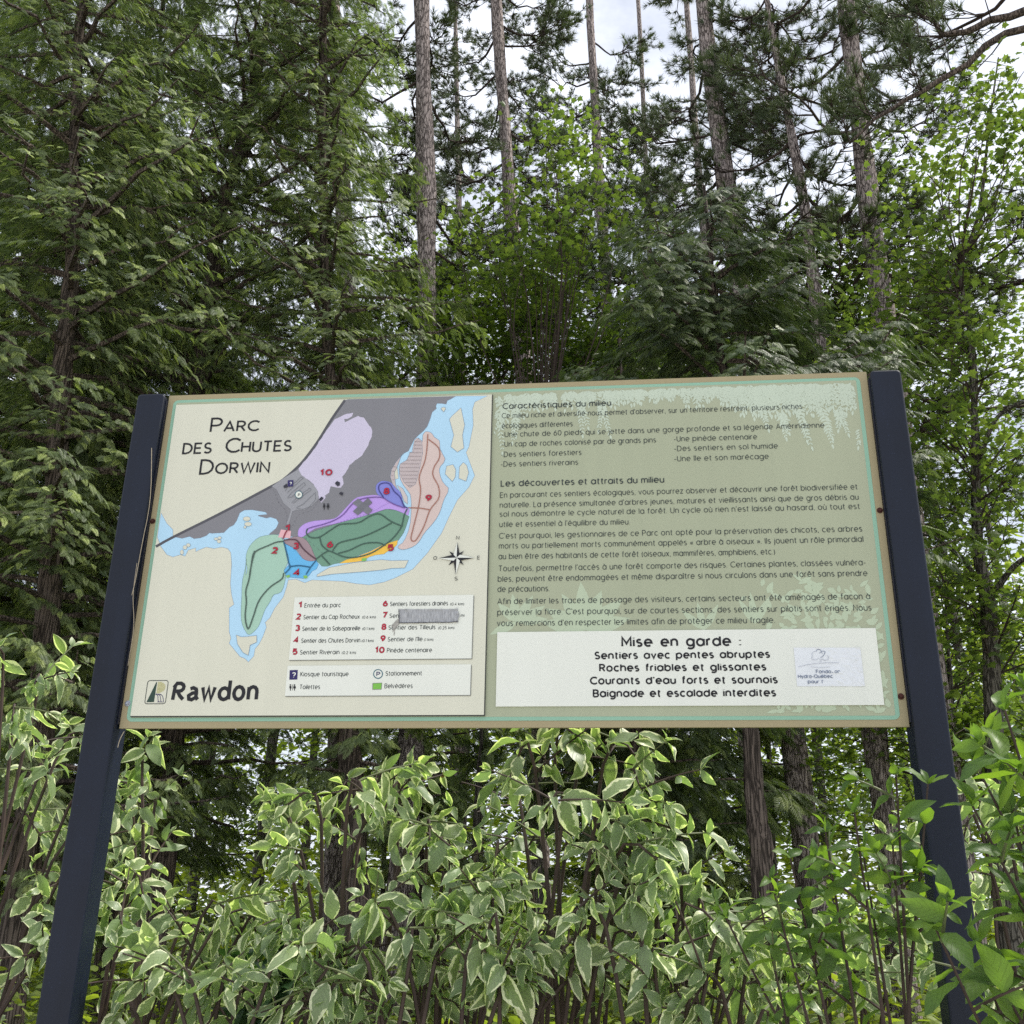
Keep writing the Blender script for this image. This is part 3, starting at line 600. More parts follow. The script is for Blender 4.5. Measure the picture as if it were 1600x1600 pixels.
area('blue_area', srgb(106, 180, 226), T(2, 105, 1150, 180, 1190, 210, 1230, 250, 1265, 330, 1270, 345, 1300, 330, 1330, 300, 1345, 280, 1375, 240, 1395, 140, 1385, 115, 1370, 105, 1340, 140, 1300, 120, 1200, y=y), oc=(80, 130, 170))
area('brown_area', srgb(158, 138, 144), sm(T(2, 110, 1130, 160, 1110, 200, 1105, 250, 1120, 290, 1170, 310, 1220, 330, 1265, 290, 1275, 240, 1260, 210, 1220, 180, 1185, 110, 1150, 110, 1130, y=y), 2), oc=(110, 95, 105))
area('cape_area', srgb(164, 198, 180), sm(T(1, 1110, 1075, 1070, 1035, 1010, 1037, 950, 1050, 900, 1090, 870, 1140, 860, 1200, 870, 1260, 858, 1300, y=y) + T(3, 1095, 60, 1085, 150, 1060, 260, 1055, 400, 1050, 500, 1055, 600, 1085, 670, 1110, 700, 1140, 690, 1190, 640, 1220, 570, 1250, 490, 1290, 430, 1320, 370, 1380, 350, 1410, 280, 1420, 200, 1405, 170, 1440, 100, y=y) + T(1, 1140, 1180, 1115, 1100, 1110, 1075, y=y), 2), oc=(110, 140, 128))
area('entrance_area', srgb(224, 176, 182), T(2, 85, 1055, 155, 1065, 150, 1115, 65, 1110, y=y), outline=False)
area('island_area', srgb(208, 190, 184), sm(T(2, 1070, 400, 1090, 375, 1130, 385, 1150, 415, 1185, 440, 1190, 500, 1225, 570, 1190, 620, 1185, 660, 1210, 730, 1250, 775, 1215, 850, 1190, 930, 1150, 1000, 1080, 1080, 1050, 1130, 1010, 1170, 940, 1195, 900, 1185, 905, 1165, 940, 1135, 980, 1030, 990, 900, 985, 820, 960, 780, 920, 720, 905, 650, 915, 600, 960, 580, 995, 520, 1010, 440, 1040, 420, 1065, 450, 1070, 400, y=y), 2))
marsh1 = T(2, 1040, 422, 1062, 440, 1070, 520, 1050, 620, 1020, 740, 980, 765, 940, 730, 907, 660, 912, 600, 960, 572, 982, 520, 1003, 520, 1015, 450, y=y)
marsh2 = T(2, 948, 518, 920, 545, 895, 610, 872, 660, 880, 740, 895, 780, 860, 740, 844, 690, 852, 640, 882, 590, 930, 532, y=y)
for q in (marsh1, marsh2): area('marsh_area', srgb(190, 178, 178), q)
area('islet', srgb(200, 192, 190), T(2, 892, 748, 930, 770, 963, 830, 965, 880, 940, 860, 915, 790, y=y))
for q in ((2, 1270, 270, 1335, 210, 1345, 260, 1360, 330, 1345, 400, 1355, 490, 1310, 518, 1265, 480, 1285, 400, 1255, 290), (2, 1235, 615, 1280, 605, 1298, 640, 1295, 690, 1275, 722, 1225, 670),
          (2, 1325, 620, 1350, 590, 1375, 610, 1388, 660, 1370, 720, 1320, 700), (2, 335, 1370, 420, 1320, 600, 1285, 780, 1265, 850, 1272, 970, 1270, 945, 1322, 850, 1325, 800, 1335, 640, 1350, 440, 1365, 335, 1383),
          (2, 1195, 215, 1215, 205, 1230, 215, 1215, 240), (3, 1010, 705, 1050, 722, 1100, 720, 1180, 710, 1180, 765, 1125, 790, 1110, 875, 1065, 850, 1020, 780)):
    area('islet', srgb(212, 207, 188), T(*q, y=y), mt=m_cream)
for cx, cy, rx, ry in ((440, 1150, 12, 16), (460, 1118, 14, 14), (482, 1103, 14, 12), (665, 1062, 14, 9), (688, 1055, 12, 9), (684, 1078, 13, 12), (866, 930, 24, 15), (875, 965, 24, 14), (855, 985, 9, 8)):
    area('islet', None, T(1, *[v for k in range(9) for v in (cx + rx * math.cos(k * .7), cy + ry * math.sin(k * .7))], y=y), mt=m_cream, w=.0007)
LAY[0] += 1
def lines(name, col, w, *paths, smooth=3, dash=False):
    pr = Print(YM - .00006 * LAY[0] - .00004)
    for p in paths:
        Q = sm(T(*p, y=y), smooth) if smooth else T(*p, y=y)
        if dash:
            for i in range(0, len(Q) - 1, 2): pr.stroke([Q[i], Q[i + 1]], w)
        else: pr.stroke(Q, w)
    LAY[0] += 1; pprint(pr, name, plain(name + '_print', srgb(*col), .5, .3, .03), mapp, kind='stuff' if len(paths) > 1 else None)
lines('marsh_waves', (150, 138, 140), .0010, *[(2, *[v for k in range(int((x1 - x0) / 7) + 1) for v in (x0 + 7 * k, yy + (3 if k % 2 else -3))]) for (x0, x1, yy) in
     ((1015, 1060, 445), (1010, 1066, 470), (1008, 1068, 495), (975, 1068, 522), (968, 1064, 548), (955, 1060, 574), (920, 1052, 600), (915, 1048, 626), (912, 1042, 652), (920, 1036, 678), (930, 1030, 704), (945, 1022, 730), (963, 1010, 752), (860, 885, 620), (852, 875, 650), (852, 872, 680), (858, 876, 710))], smooth=0)
lines('grey_outline', (108, 110, 116), .0012, (2, 115, 790, 130, 760, 190, 725, 225, 690, 240, 700, 215, 720, 130, 800), (2, 130, 835, 160, 800, 245, 730, 255, 745, 160, 830, 135, 838), (2, 160, 870, 200, 830, 285, 768, 295, 780, 200, 850, 170, 875), (2, 190, 905, 240, 880, 300, 820, 325, 800, 325, 850, 280, 900, 240, 915, 195, 910), smooth=0)
lines('boundary_line', (96, 92, 100), .0007, (2, 0, 765, 40, 790, 65, 860, 120, 930, 128, 1010), (2, 340, 860, 300, 920, 210, 955, 165, 1030), (2, 250, 1110, 380, 1225), (2, 420, 1235, 480, 1275), smooth=5, dash=True)
lines('mauve_trail', (112, 84, 150), .0036, (2, 270, 1052, 300, 1040, 380, 1020, 460, 990, 520, 950, 580, 880, 640, 845, 720, 832, 790, 835, 830, 860, 880, 885, 945, 907))
lines('violet_trail', (66, 66, 130), .0036, (2, 800, 838, 765, 780, 770, 745, 800, 733, 840, 740, 870, 790, 912, 830, 938, 890, 965, 906))
lines('mauve_dots', (140, 110, 180), .0012, (2, 300, 1070, 500, 1003, 700, 940, 830, 872), smooth=14, dash=True)
lines('green_trail', (66, 92, 82), .0042, (2, 270, 1050, 262, 1080, 290, 1110, 350, 1110, 430, 1060, 500, 1020, 620, 1010, 700, 965, 770, 948, 850, 1000, 930, 1035), (2, 855, 1010, 760, 1060, 640, 1110, 500, 1145, 460, 1180, 442, 1210), (2, 355, 1112, 370, 1165, 410, 1200, 442, 1212),
      (2, 442, 1212, 520, 1245, 600, 1250, 700, 1225, 780, 1180, 860, 1120, 920, 1040, 940, 960, 962, 912), (2, 482, 1222, 560, 1200, 660, 1155, 760, 1148, 812, 1168), (2, 412, 1205, 370, 1230, 330, 1262), (2, 370, 1240, 425, 1300))
lines('teal_trail', (46, 96, 128), .0042, (2, 105, 1140, 120, 1200, 140, 1290, 150, 1320, 112, 1362), (2, 140, 1315, 210, 1307, 290, 1318), (2, 330, 1270, 290, 1320, 260, 1368))
lines('brown_trail', (84, 60, 70), .0042, (2, 105, 1130, 160, 1125, 200, 1135, 240, 1190, 290, 1235, 330, 1262))
lines('cape_trail', (78, 96, 88), .0046, (1, 1110, 1078, 1060, 1085, 1000, 1110, 930, 1142, 910, 1180, 892, 1260, 886, 1298), (3, 1165, 5, 1145, 60, 1120, 230, 1090, 340, 1095, 430, 1085, 560, 1110, 655, 1150, 560, 1200, 420, 1290, 310, 1390, 240, 1405, 190))
lines('island_trail', (160, 112, 98), .0036, (2, 1105, 395, 1100, 480, 1085, 580, 1045, 690, 1055, 780, 1040, 900, 1000, 1060, 988, 1120, 1005, 1138, 1030, 1120, 1080, 1030, 1120, 920, 1180, 840, 1180, 760, 1140, 680, 1150, 620, 1185, 560, 1180, 490, 1110, 430), (2, 970, 905, 1050, 908, 1120, 920))
lines('entrance_trail', (140, 50, 66), .0044, (2, 128, 1062, 115, 1085, 100, 1122))
def quads(name, col, *qs, mt=None):
    mt = mt or plain(name + '_print', srgb(*col), .5, .3, .08, 60)
    if len(qs) > 1:
        for q in qs: quads(name, col, q, mt=mt)
        return
    pr = Print(YM - .00006 * LAY[0] - .00004); LAY[0] += 1
    for q in qs: pr.poly(T(*q, y=y))
    return pprint(pr, name, mt or plain(name + '_print', srgb(*col), .5, .3, .08, 60), mapp)
quads('tape_cross', (118, 118, 126), (2, 580, 872, 622, 842, 722, 920, 690, 955), mt=None)  # two crossing strips of grey tape over the map
quads('tape_cross', (112, 112, 120), (2, 690, 838, 720, 870, 620, 958, 585, 930))
quads('lookout_mark', (132, 186, 92), (2, 646, 1258, 678, 1253, 680, 1272, 648, 1278), (2, 120, 1378, 145, 1370, 150, 1385, 128, 1393), (2, 240, 1378, 265, 1374, 272, 1392, 248, 1398))
quads('building_mark', (52, 52, 62), (2, 460, 735, 475, 720, 495, 730, 495, 750, 478, 758), (2, 488, 808, 500, 796, 520, 802, 512, 822), (2, 348, 848, 368, 828, 382, 840, 362, 862), (2, 102, 755, 128, 738, 132, 762, 110, 770))
def person(pr, cx, cy, s, skirt, yy, c=2):
    pr.poly(T(c, *[v for k in range(8) for v in (cx + .16 * s * math.cos(k * .785), cy - .42 * s + .12 * s * math.sin(k * .785))], y=yy))
    w = .26 if skirt else .17
    pr.poly(T(c, cx - .16 * s, cy - .26 * s, cx + .16 * s, cy - .26 * s, cx + w * s, cy + .12 * s, cx + .07 * s, cy + .15 * s, cx + .06 * s, cy + .5 * s, cx - .06 * s, cy + .5 * s, cx - .07 * s, cy + .15 * s, cx - w * s, cy + .12 * s, y=yy))
pr = Print(YM - .00006 * LAY[0] - .00004); person(pr, 386, 898, 42, False, y); pprint(pr, 'toilet_mark', m_black, mapp); pr = Print(pr.y); person(pr, 413, 898, 42, True, y); pprint(pr, 'toilet_mark', m_black, mapp)
m_nbl = plain('deep_violet_print', srgb(50, 44, 96), .5, .3); m_teal = plain('teal_ring_print', srgb(60, 104, 118), .5, .3)
quads('kiosk_mark', None, (2, 134, 716, 172, 714, 171, 758, 133, 760), mt=m_nbl)
pr = Print(YM - .00006 * LAY[0] - .0004); LAY[0] += 2
p, q = level(B(px(2, 145, 750), y), B(px(2, 161, 750), y)); text(pr, '?', p, q, .0125, .2); pprint(pr, 'lettering', m_white, mapp)
def disc(c, cx, cy, r, r2, lay, parent, yb):
    pr = Print(yb - lay); C0 = [v for k in range(20) for v in (cx + r * math.cos(k * .31416), cy + r * math.sin(k * .31416))]; pr.poly(T(c, *C0, y=yb)); pprint(pr, 'ring', m_teal, parent)
    pr = Print(yb - lay - .00015); C0 = [v for k in range(20) for v in (cx + r2 * math.cos(k * .31416), cy + r2 * math.sin(k * .31416))]; pr.poly(T(c, *C0, y=yb)); pprint(pr, 'disc', m_white, parent)
disc(2, 210, 815, 27, 22, .00006 * LAY[0], mapp, YM); pr = Print(YM - .00006 * LAY[0] - .0003); LAY[0] += 3
p, q = level(B(px(2, 203, 828), y), B(px(2, 220, 828), y)); text(pr, 'P', p, q, .011, .18); pprint(pr, 'lettering', m_text, mapp)
# red numerals with a dark rim
m_red = plain('red_print', srgb(176, 38, 62), .45, .3, .04); m_rim = plain('red_rim_print', srgb(104, 28, 44), .5, .3)
def numeral(s_, c, x0, x1, yb, h, base, lay, parent):
    for mt, sw, dz in ((m_rim, .25, 0), (m_red, .18, .0003)):
        pr = Print(base - lay - dz); p, q = level(B(px(c, x0, yb), base), B(px(c, x1, yb), base))
        e = (.25 - sw) * h / 2; text(pr, s_, (p[0] + e, p[1] + e), (q[0] - e, q[1] + e), h - 2 * e, sw * h / (h - 2 * e), gap=.34); pprint(pr, 'numeral', mt, parent)
for s_, x0, x1, yb in (('1', 110, 145, 1070), ('2', 20, 64, 1226), ('3', 166, 210, 1195), ('4', 170, 218, 1380), ('5', 824, 870, 1208), ('6', 402, 448, 1184), ('8', 796, 840, 814), ('9', 1087, 1133, 862), ('10', 354, 442, 684)):
    numeral(s_, 2, x0, x1, yb, .0245, YM, .00006 * LAY[0], mapp)
# compass rose
pr = Print(YM - .00006 * LAY[0]); pw = Print(YM - .00006 * LAY[0] - .00004); cx, cy = 1305, 1253
for (tx, ty) in ((1355, 1205), (1355, 1305), (1248, 1306), (1254, 1208)):
    dx, dy = (tx - cx) * .25, (ty - cy) * .25; pr.poly(T(2, cx - dy, cy + dx, tx, ty, cx + dy, cy - dx, y=y), .00001 * abs(tx - 1200) / 100)
tips = [(1311, 1143), (1430, 1254), (1299, 1372), (1180, 1257)]; sh = [(1326, 1232), (1326, 1274), (1284, 1274), (1284, 1232)]
for k, (tx, ty) in enumerate(tips):
    a, b = sh[(k - 1) % 4], sh[k]
    Print.poly(pr, T(2, cx, cy, a[0], a[1], tx, ty, b[0], b[1], y=y), .00003 + .000004 * k)
    Print.poly(pw, T(2, cx, cy, a[0] + (2 if k in (1, 2) else 0), a[1] + (0), tx, ty, y=y), .0001)
pprint(pr, 'compass_rose', m_black, mapp); pprint(pw, 'compass_highlight', m_white, mapp)
pr = Print(YM - .00006 * LAY[0])
for s_, x0, x1, yb in (('N', 1302, 1324, 1127), ('E', 1448, 1466, 1266), ('S', 1290, 1312, 1411), ('O', 1143, 1169, 1268)):
    p, q = level(B(px(2, x0, yb), y), B(px(2, x1, yb), y)); text(pr, s_, p, q, .013, .13)
pprint(pr, 'lettering', m_black, mapp)
# title
for s_, x0, yb0, x1, yb1 in (("Parc", 620, 362, 945, 355), ("des Chutes", 438, 505, 1160, 487), ("Dorwin", 550, 640, 1015, 628)):
    pr = Print(YM - .0008); p, q = level(B(px(1, x0, yb0), y), B(px(1, x1, yb1), y)); text(pr, s_, p, q, .059, .125, small=.72, gap=.17, space=.5); pprint(pr, 'title_lettering', m_black, mapp)
# wordmark and emblem at the lower left
G0 = dict(G); g('R', .62, [(0, 0), (.06, .85)], [(-.02, .72), (.16, .97), (.40, .97)] + arc(.36, .74, .24, .23, 70, -90)[1:] + [(.14, .50)], [(.24, .50), (.42, .22), (.64, .02)])
g('a', .56, [(.10, .64), (.28, .70), (.46, .62), (.50, .48), (.50, .14), (.62, .0)], [(.50, .42), (.24, .38), (.04, .24), (.08, .04), (.26, .0), (.48, .14)])
g('d', .60, BOWL, [(.60, 1.12), (.60, .9), (.60, 0)])
pr = Print(YM - .0008)
for s_, x0, x1, sw in (("Rawdon", 462, 1188, .175),):
    p, q = level(B(px(3, x0, 1262), y), B(px(3, x1, 1255), y)); text(pr, s_, p, q, .066, sw, gap=.30)
pprint(pr, 'wordmark_lettering', m_black, mapp); G.update({k_: G0[k_] for k_ in 'Rad'})
lg = [B(px(3, 268, 1085), y), B(px(3, 444, 1085), y), B(px(3, 418, 1278), y), B(px(3, 250, 1278), y)]
lx0, lx1, lz0, lz1 = (lg[0][0] + lg[3][0]) / 2, (lg[1][0] + lg[2][0]) / 2, lg[2][1], lg[0][1]
pr = Print(YM - .0006); pr.stroke(rrect(lx0, lx1, lz0, lz1, .008, 4), .0022, closed=True); pprint(pr, 'emblem_frame', m_text, mapp)
m_dg = plain('emblem_green', srgb(50, 72, 62), .5, .3); m_gold = plain('emblem_gold', srgb(178, 172, 92), .5, .3); lw, lh = lx1 - lx0, lz1 - lz0
L2 = lambda *a: [(lx0 + a[i] * lw, lz0 + a[i + 1] * lh) for i in range(0, len(a), 2)]
pr = Print(YM - .0006); pr.poly(L2(.08, .07, .42, .93, .46, .93, .44, .07)); pprint(pr, 'emblem_tree', m_dg, mapp)
pr = Print(YM - .0006)
for k in range(11):
    v = .92 - k * .045; hw = .40 * math.sqrt(max(.02, 1 - ((v - .70) / .26) ** 2)); pr.stroke(L2(.50, v, .50 + hw, v), .0016)
pprint(pr, 'emblem_sun', m_gold, mapp)
pr = Print(YM - .0006)
for dx in (0, .14, .28): pr.stroke(sm(L2(.46 + dx * .6, .42, .58 + dx * .8, .34, .64 + dx * .9, .12, .76 + dx * .5, .07)), .0018)
pr.stroke(L2(.46, .42, .74, .40), .0016); pr.stroke(L2(.60, .08, .90, .07), .0016); pprint(pr, 'emblem_water', m_nbl, mapp)

# ---- legend boxes
YL = YM - .0022
lb1, _lr1 = plate('legend_plate', T(4, 140, 155, 1418, 132, 1400, 585, 95, 603, y=YL), YL, .002, m_white)
lb2, _lr2 = plate('symbol_plate', T(4, 90, 645, 1398, 627, 1392, 848, 67, 858, y=YL), YL, .002, m_white)
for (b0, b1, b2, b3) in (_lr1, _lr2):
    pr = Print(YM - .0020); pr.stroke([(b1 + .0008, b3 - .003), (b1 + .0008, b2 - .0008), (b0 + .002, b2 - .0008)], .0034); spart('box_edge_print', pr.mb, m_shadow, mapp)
HL = .0152
for s_, x0, y0, x1, y1, h, pb in (("Entrée du parc", 208, 228, 468, 222, 1, lb1), ("Sentier du Cap Rocheux", 200, 312, 603, 305, 1, lb1), ("(0.6 km)", 620, 305, 718, 304, .66, lb1),
     ("Sentier de la Salsepareille", 192, 394, 607, 389, 1, lb1), ("(0.1 km)", 622, 388, 708, 387, .66, lb1), ("Sentier des Chutes Dorwin", 185, 479, 607, 475, 1, lb1), ("(0.1 km)", 617, 474, 703, 473, .66, lb1),
     ("Sentier Riverain", 176, 563, 458, 559, 1, lb1), ("(0.2 km)", 475, 559, 577, 558, .66, lb1), ("Sentiers forestiers drainés", 820, 215, 1235, 212, 1, lb1), ("(0.4 km)", 1250, 212, 1350, 210, .66, lb1),
     ("Sen", 815, 301, 882, 300, 1, lb1), ("m)", 1325, 292, 1352, 292, .66, lb1), ("Sentier des Tilleuls", 808, 385, 1145, 382, 1, lb1), ("(0.25 km)", 1163, 382, 1280, 381, .66, lb1),
     ("Sentier de l'île", 803, 469, 1052, 466, 1, lb1), ("(1 km)", 1062, 466, 1130, 465, .66, lb1), ("Pinède centenaire", 797, 548, 1120, 545, 1, lb1),
     ("Kiosque touristique", 178, 719, 523, 715, 1, lb2), ("Toilettes", 173, 810, 320, 808, 1, lb2), ("Stationnement", 787, 713, 1048, 711, 1, lb2), ("Belvédères", 780, 803, 982, 801, 1, lb2)):
    pr = Print(YL - .0006); p, q = level(B(px(4, x0, y0), YL), B(px(4, x1, y1), YL)); text(pr, s_, p, q, HL * h, .118 if h == 1 else .13); pprint(pr, 'text_line', m_text, pb)
for s_, x0, x1, yb in (('1', 162, 188, 229), ('2', 147, 184, 313), ('3', 139, 177, 395), ('4', 130, 168, 480), ('5', 121, 159, 564), ('6', 767, 804, 219), ('7', 764, 800, 302), ('8', 757, 794, 386), ('9', 750, 788, 470), ('10', 711, 781, 552)):
    numeral(s_, 4, x0, x1, yb, .0215, YL, .0005, lb1)
pr = Print(YL - .0005); pr.poly(T(4, 104, 673, 162, 671, 158, 740, 101, 741, y=YL)); pprint(pr, 'symbol_square', m_nbl, lb2)
pr = Print(YL - .0010); p, q = level(B(px(4, 118, 728), YL), B(px(4, 146, 728), YL)); text(pr, '?', p, q, .0185, .18); pprint(pr, 'lettering', m_white, lb2)
disc(4, 735, 700, 35, 28, .0005, lb2, YL); pr = Print(YL - .0013); p, q = level(B(px(4, 722, 717), YL), B(px(4, 750, 717), YL)); text(pr, 'P', p, q, .0145, .18); pprint(pr, 'lettering', m_nbl, lb2)
pr = Print(YL - .0005); pr.poly(T(4, 695, 765, 764, 762, 760, 811, 694, 813, y=YL)); pprint(pr, 'symbol_rim', m_shadow, lb2)
pr = Print(YL - .0008); pr.poly(T(4, 699, 769, 760, 766, 757, 807, 698, 809, y=YL)); pprint(pr, 'symbol_square', plain('lookout_green', srgb(122, 184, 78), .5, .3), lb2)
pr = Print(YL - .0005); person(pr, 109, 797, 44, False, YL, 4); person(pr, 138, 797, 44, True, YL, 4); pr.poly(T(4, 122, 775, 125, 775, 124, 818, 121, 818, y=YL)); pprint(pr, 'toilet_symbol', m_black, lb2)
# strip of grey cloth tape stuck over one line of the legend
def tape():
    y = YL - .0012; q = T(4, 888, 238, 1318, 238, 1318, 328, 890, 338, y=y); n, m = 30, 6; V = []; r2 = random.Random(8)
    for j in range(m + 1):
        for i in range(n + 1):
            u, v = i / n, j / m; s0 = 1.0
            x = (q[0][0] * (1 - u) + q[1][0] * u) * (1 - v) + (q[3][0] * (1 - u) + q[2][0] * u) * v
            z = (q[0][1] * (1 - u) + q[1][1] * u) * (1 - v) + (q[3][1] * (1 - u) + q[2][1] * u) * v
            if u > .93: z += (.5 - v) * .012 * (u - .93) / .07; 
            if u > .99: x -= abs(v - .5) * .02
            V.append((x, y - (.0035 if j in (0, m) else .001) * r2.random() - (.003 if u > .93 else 0) * r2.random() - .0004, z))
    Fq = [(j * (n + 1) + i, j * (n + 1) + i + 1, (j + 1) * (n + 1) + i + 1, (j + 1) * (n + 1) + i) for j in range(m) for i in range(n)]
    mb = MB(); mb.add(V, Fq)
    mm, n_, l_ = mat('grey_cloth_tape'); o = n_.new('ShaderNodeOutputMaterial'); b = n_.new('ShaderNodeBsdfPrincipled'); l_.new(b.outputs[0], o.inputs[0]); b.inputs['Roughness'].default_value = .5
    t = n_.new('ShaderNodeTexCoord'); mp = n_.new('ShaderNodeMapping'); mp.inputs['Scale'].default_value = (5, 1, .6); z = n_.new('ShaderNodeTexNoise'); z.inputs['Scale'].default_value = 70; z.inputs['Detail'].default_value = 5
    l_.new(t.outputs['Object'], mp.inputs[0]); l_.new(mp.outputs[0], z.inputs['Vector']); cr = n_.new('ShaderNodeValToRGB'); cr.color_ramp.elements[0].position = .2; cr.color_ramp.elements[1].position = .8
    cr.color_ramp.elements[0].color = (*srgb(104, 106, 110), 1); cr.color_ramp.elements[1].color = (*srgb(196, 198, 200), 1); l_.new(z.outputs[0], cr.inputs[0]); l_.new(cr.outputs[0], b.inputs['Base Color'])
    bp = n_.new('ShaderNodeBump'); bp.inputs['Distance'].default_value = .002; l_.new(z.outputs[0], bp.inputs['Height']); l_.new(bp.outputs[0], b.inputs['Normal'])
    spart('tape', mb, mm, lb1, label='frayed strip of grey cloth tape stuck over one legend line')
    pr = Print(YL - .0062); pr.stroke(T(4, 886, 240, 889, 338, 1000, 337, 1130, 335, 1250, 334, 1312, 326, y=YL), .0028); spart('tape_rim', pr.mb, plain('soiled_tape_rim', srgb(84, 84, 88), .7, .2, .4, 200), lb1)
    pr = Print(YL - .0007); pr.poly(T(4, 888, 300, 893, 335, 870, 365, 852, 395, 838, 400, 842, 372, 828, 356, 862, 318, y=YL)); pr.poly(T(4, 850, 394, 856, 398, 852, 425, 846, 422, y=YL), .00002)
    pprint(pr, 'glue_residue', plain('glue_residue', srgb(158, 156, 150), .7, .2, .5, 160), lb1)
tape()
# dry stalks caught along the inner edge of the left post
m_straw = plain('dry_straw', (.42, .36, .26), .8, .2, .15, 60)
for P_, r_, lb_ in (((W(237, 700, -.034), W(236, 760, -.040), W(232, 800, -.037), W(222, 850, -.042), W(212, 905, -.036), W(206, 930, -.040)), .0011, 'longest dry straw stalk on the left post edge, beside the upper rusty bolt'),
               ((W(214, 880, -.036), W(208, 930, -.042), W(209, 980, -.038), W(200, 1040, -.042)), .0009, 'thin straw stalk on the left post edge, below the longest stalk'),
               ((W(194, 1143, -.012), W(189, 1152, -.02), W(186, 1160, -.02), W(184, 1168, -.024)), .0013, 'short pale straw hanging just under the lower left corner of the sign')):
    mb = MB(); V_, F_ = tube_vf(curve_pts(P_, 12), r_, 5); mb.add(V_, F_)
    link('dry_stalk', mb.mesh('dry_stalk', m_straw), label=lb_, cat='straw', group='dry straw stalks on the left post')
# bolts
m_rust = plain('rusty_bolt', (.07, .022, .016), .7, .4, .4, 120, metal=.3); m_zinc = plain('zinc_bolt', srgb(160, 165, 175), .35, .5, .2, 90, metal=.7)
for (bx, bz, mt) in (((238, 814), 0, m_rust), ((1375, 797), 0, m_rust), ((1408, 1088), 0, m_rust), ((199, 1099), 0, m_zinc)):
    c = W(bx[0], bx[1], -.004); mb = MB(); prof = [(.0095, -.0008), (.0095, -.0026), (.0085, -.003), (.0058, -.0032), (.0055, -.0065), (.0035, -.0085)]
    V = [(c[0] + r * math.cos(a), yy, c[2] + r * math.sin(a)) for r, yy in prof for a in [k * math.pi / 6 for k in range(12)]]
    Fq = [(i * 12 + j, i * 12 + (j + 1) % 12, (i + 1) * 12 + (j + 1) % 12, (i + 1) * 12 + j) for i in range(5) for j in range(12)] + [tuple(range(60, 72))]
    mb.add(V, Fq); spart('bolt', mb, mt, label='bright zinc bolt' if mt is m_zinc else None)
# rust run under the left bolt, dried stalks caught behind the left post's edge
pr = Print(-.0022); pr.poly([B(p_, 0) for p_ in ((226, 817), (236, 812), (238, 816), (228, 819))]); spart('worn_streak', pr.mb, plain('rust_run', srgb(206, 186, 160), .6, .3), panel)
# ------------------------------------------------------------------ vegetation: shared tools
def unit(v): return v / (np.linalg.norm(v, axis=-1, keepdims=True) + 1e-9)
def frames(f, nrm):
    """rotation matrices (n,3,3) whose columns are forward, side, normal"""
    f = unit(f); s = unit(np.cross(nrm, f)); n_ = np.cross(f, s); return np.stack([f, s, n_], -1)
def scatter(tv, tf, Rm, loc, scale, rnd, tattr=None):
    """tv: (V,3) or (K,V,3) variants"""
    N = len(loc)
    if tv.ndim == 3: tvs = tv[rng.integers(0, len(tv), N)]
    else: tvs = np.broadcast_to(tv, (N,) + tv.shape)
    V = np.einsum('nij,nvj->nvi', Rm * scale[:, None, None], tvs) + loc[:, None]
    k = tvs.shape[1]; Fc = (tf[None] + (np.arange(N) * k)[:, None, None]).reshape(-1, tf.shape[1])
    at = {'rnd': np.repeat(rnd, k)}
    if tattr: 
        for a, b in tattr.items(): at[a] = np.tile(b, N)
    return V.reshape(-1, 3), Fc, at
def frustum_keep(P, out=.3, mg=140):
    x, y, d = project(P); ins = (x > -mg) & (x < 1600 + mg) & (y > -mg) & (y < 1600 + mg) & (d > 0)
    return ins | (rng.random(len(P)) < out)
# --- templates
def frond_template(seed):
    r = np.random.default_rng(seed); V = []; T_ = []
    def lance(a, b, w, dz):
        a = np.array(a); b = np.array(b); d = b - a; s = np.array([-d[1], d[0]]) / np.linalg.norm(d) * w; m = a + d * .45; n = len(V)
        V.extend([(*a, 0), (*(m + s), dz), (*b, dz * 2.2), (*(m - s), dz)]); T_.append((n, n + 1, n + 2)); T_.append((n, n + 2, n + 3))
    lance((0, 0), (1, 0), .03, 0)
    for k in range(7):
        for sd in (-1, 1):
            t = .08 + k * .125 + .04 * r.random(); L = .42 * (1 - t) ** .7 + .08; a = math.radians(48 - 20 * t) * sd
            p = np.array([t, 0]); e = p + L * np.array([math.cos(a), math.sin(a)]); lance(p, e, .030, -.05 * L)
            if k < 4:
                for u, s2 in ((.35, 1), (.6, -1)):
                    q = p + (e - p) * u; a2 = a + s2 * .75; lance(q, q + .42 * L * (1 - u * .5) * np.array([math.cos(a2), math.sin(a2)]), .030, -.03)
    V = np.array(V); V[:, 2] += -.28 * V[:, 0] ** 2
    return V, np.array(T_)
_f = [frond_template(s) for s in (1, 2, 3)]; FRV = np.stack([a[0] for a in _f]); FRT = _f[0][1]
def tuft_template(seed, n=30):
    r = np.random.default_rng(seed); V = []; T_ = []
    for k in range(n):
        a = r.uniform(0, 6.28); c = r.uniform(.05, 1.15); d = np.array([math.cos(c), math.sin(c) * math.cos(a), math.sin(c) * math.sin(a)])
        s = np.cross(d, r.normal(size=3)); s /= np.linalg.norm(s); b = np.array([r.uniform(-.25, .1), 0, 0]); m = len(V)
        V.extend([b - s * .034, b + s * .034, b + d * r.uniform(.7, 1)]); T_.append((m, m + 1, m + 2))
    return np.array(V), np.array(T_)
_t = [tuft_template(s) for s in (1, 2, 3, 4)]; TUV = np.stack([a[0] for a in _t]); TUT = _t[0][1]
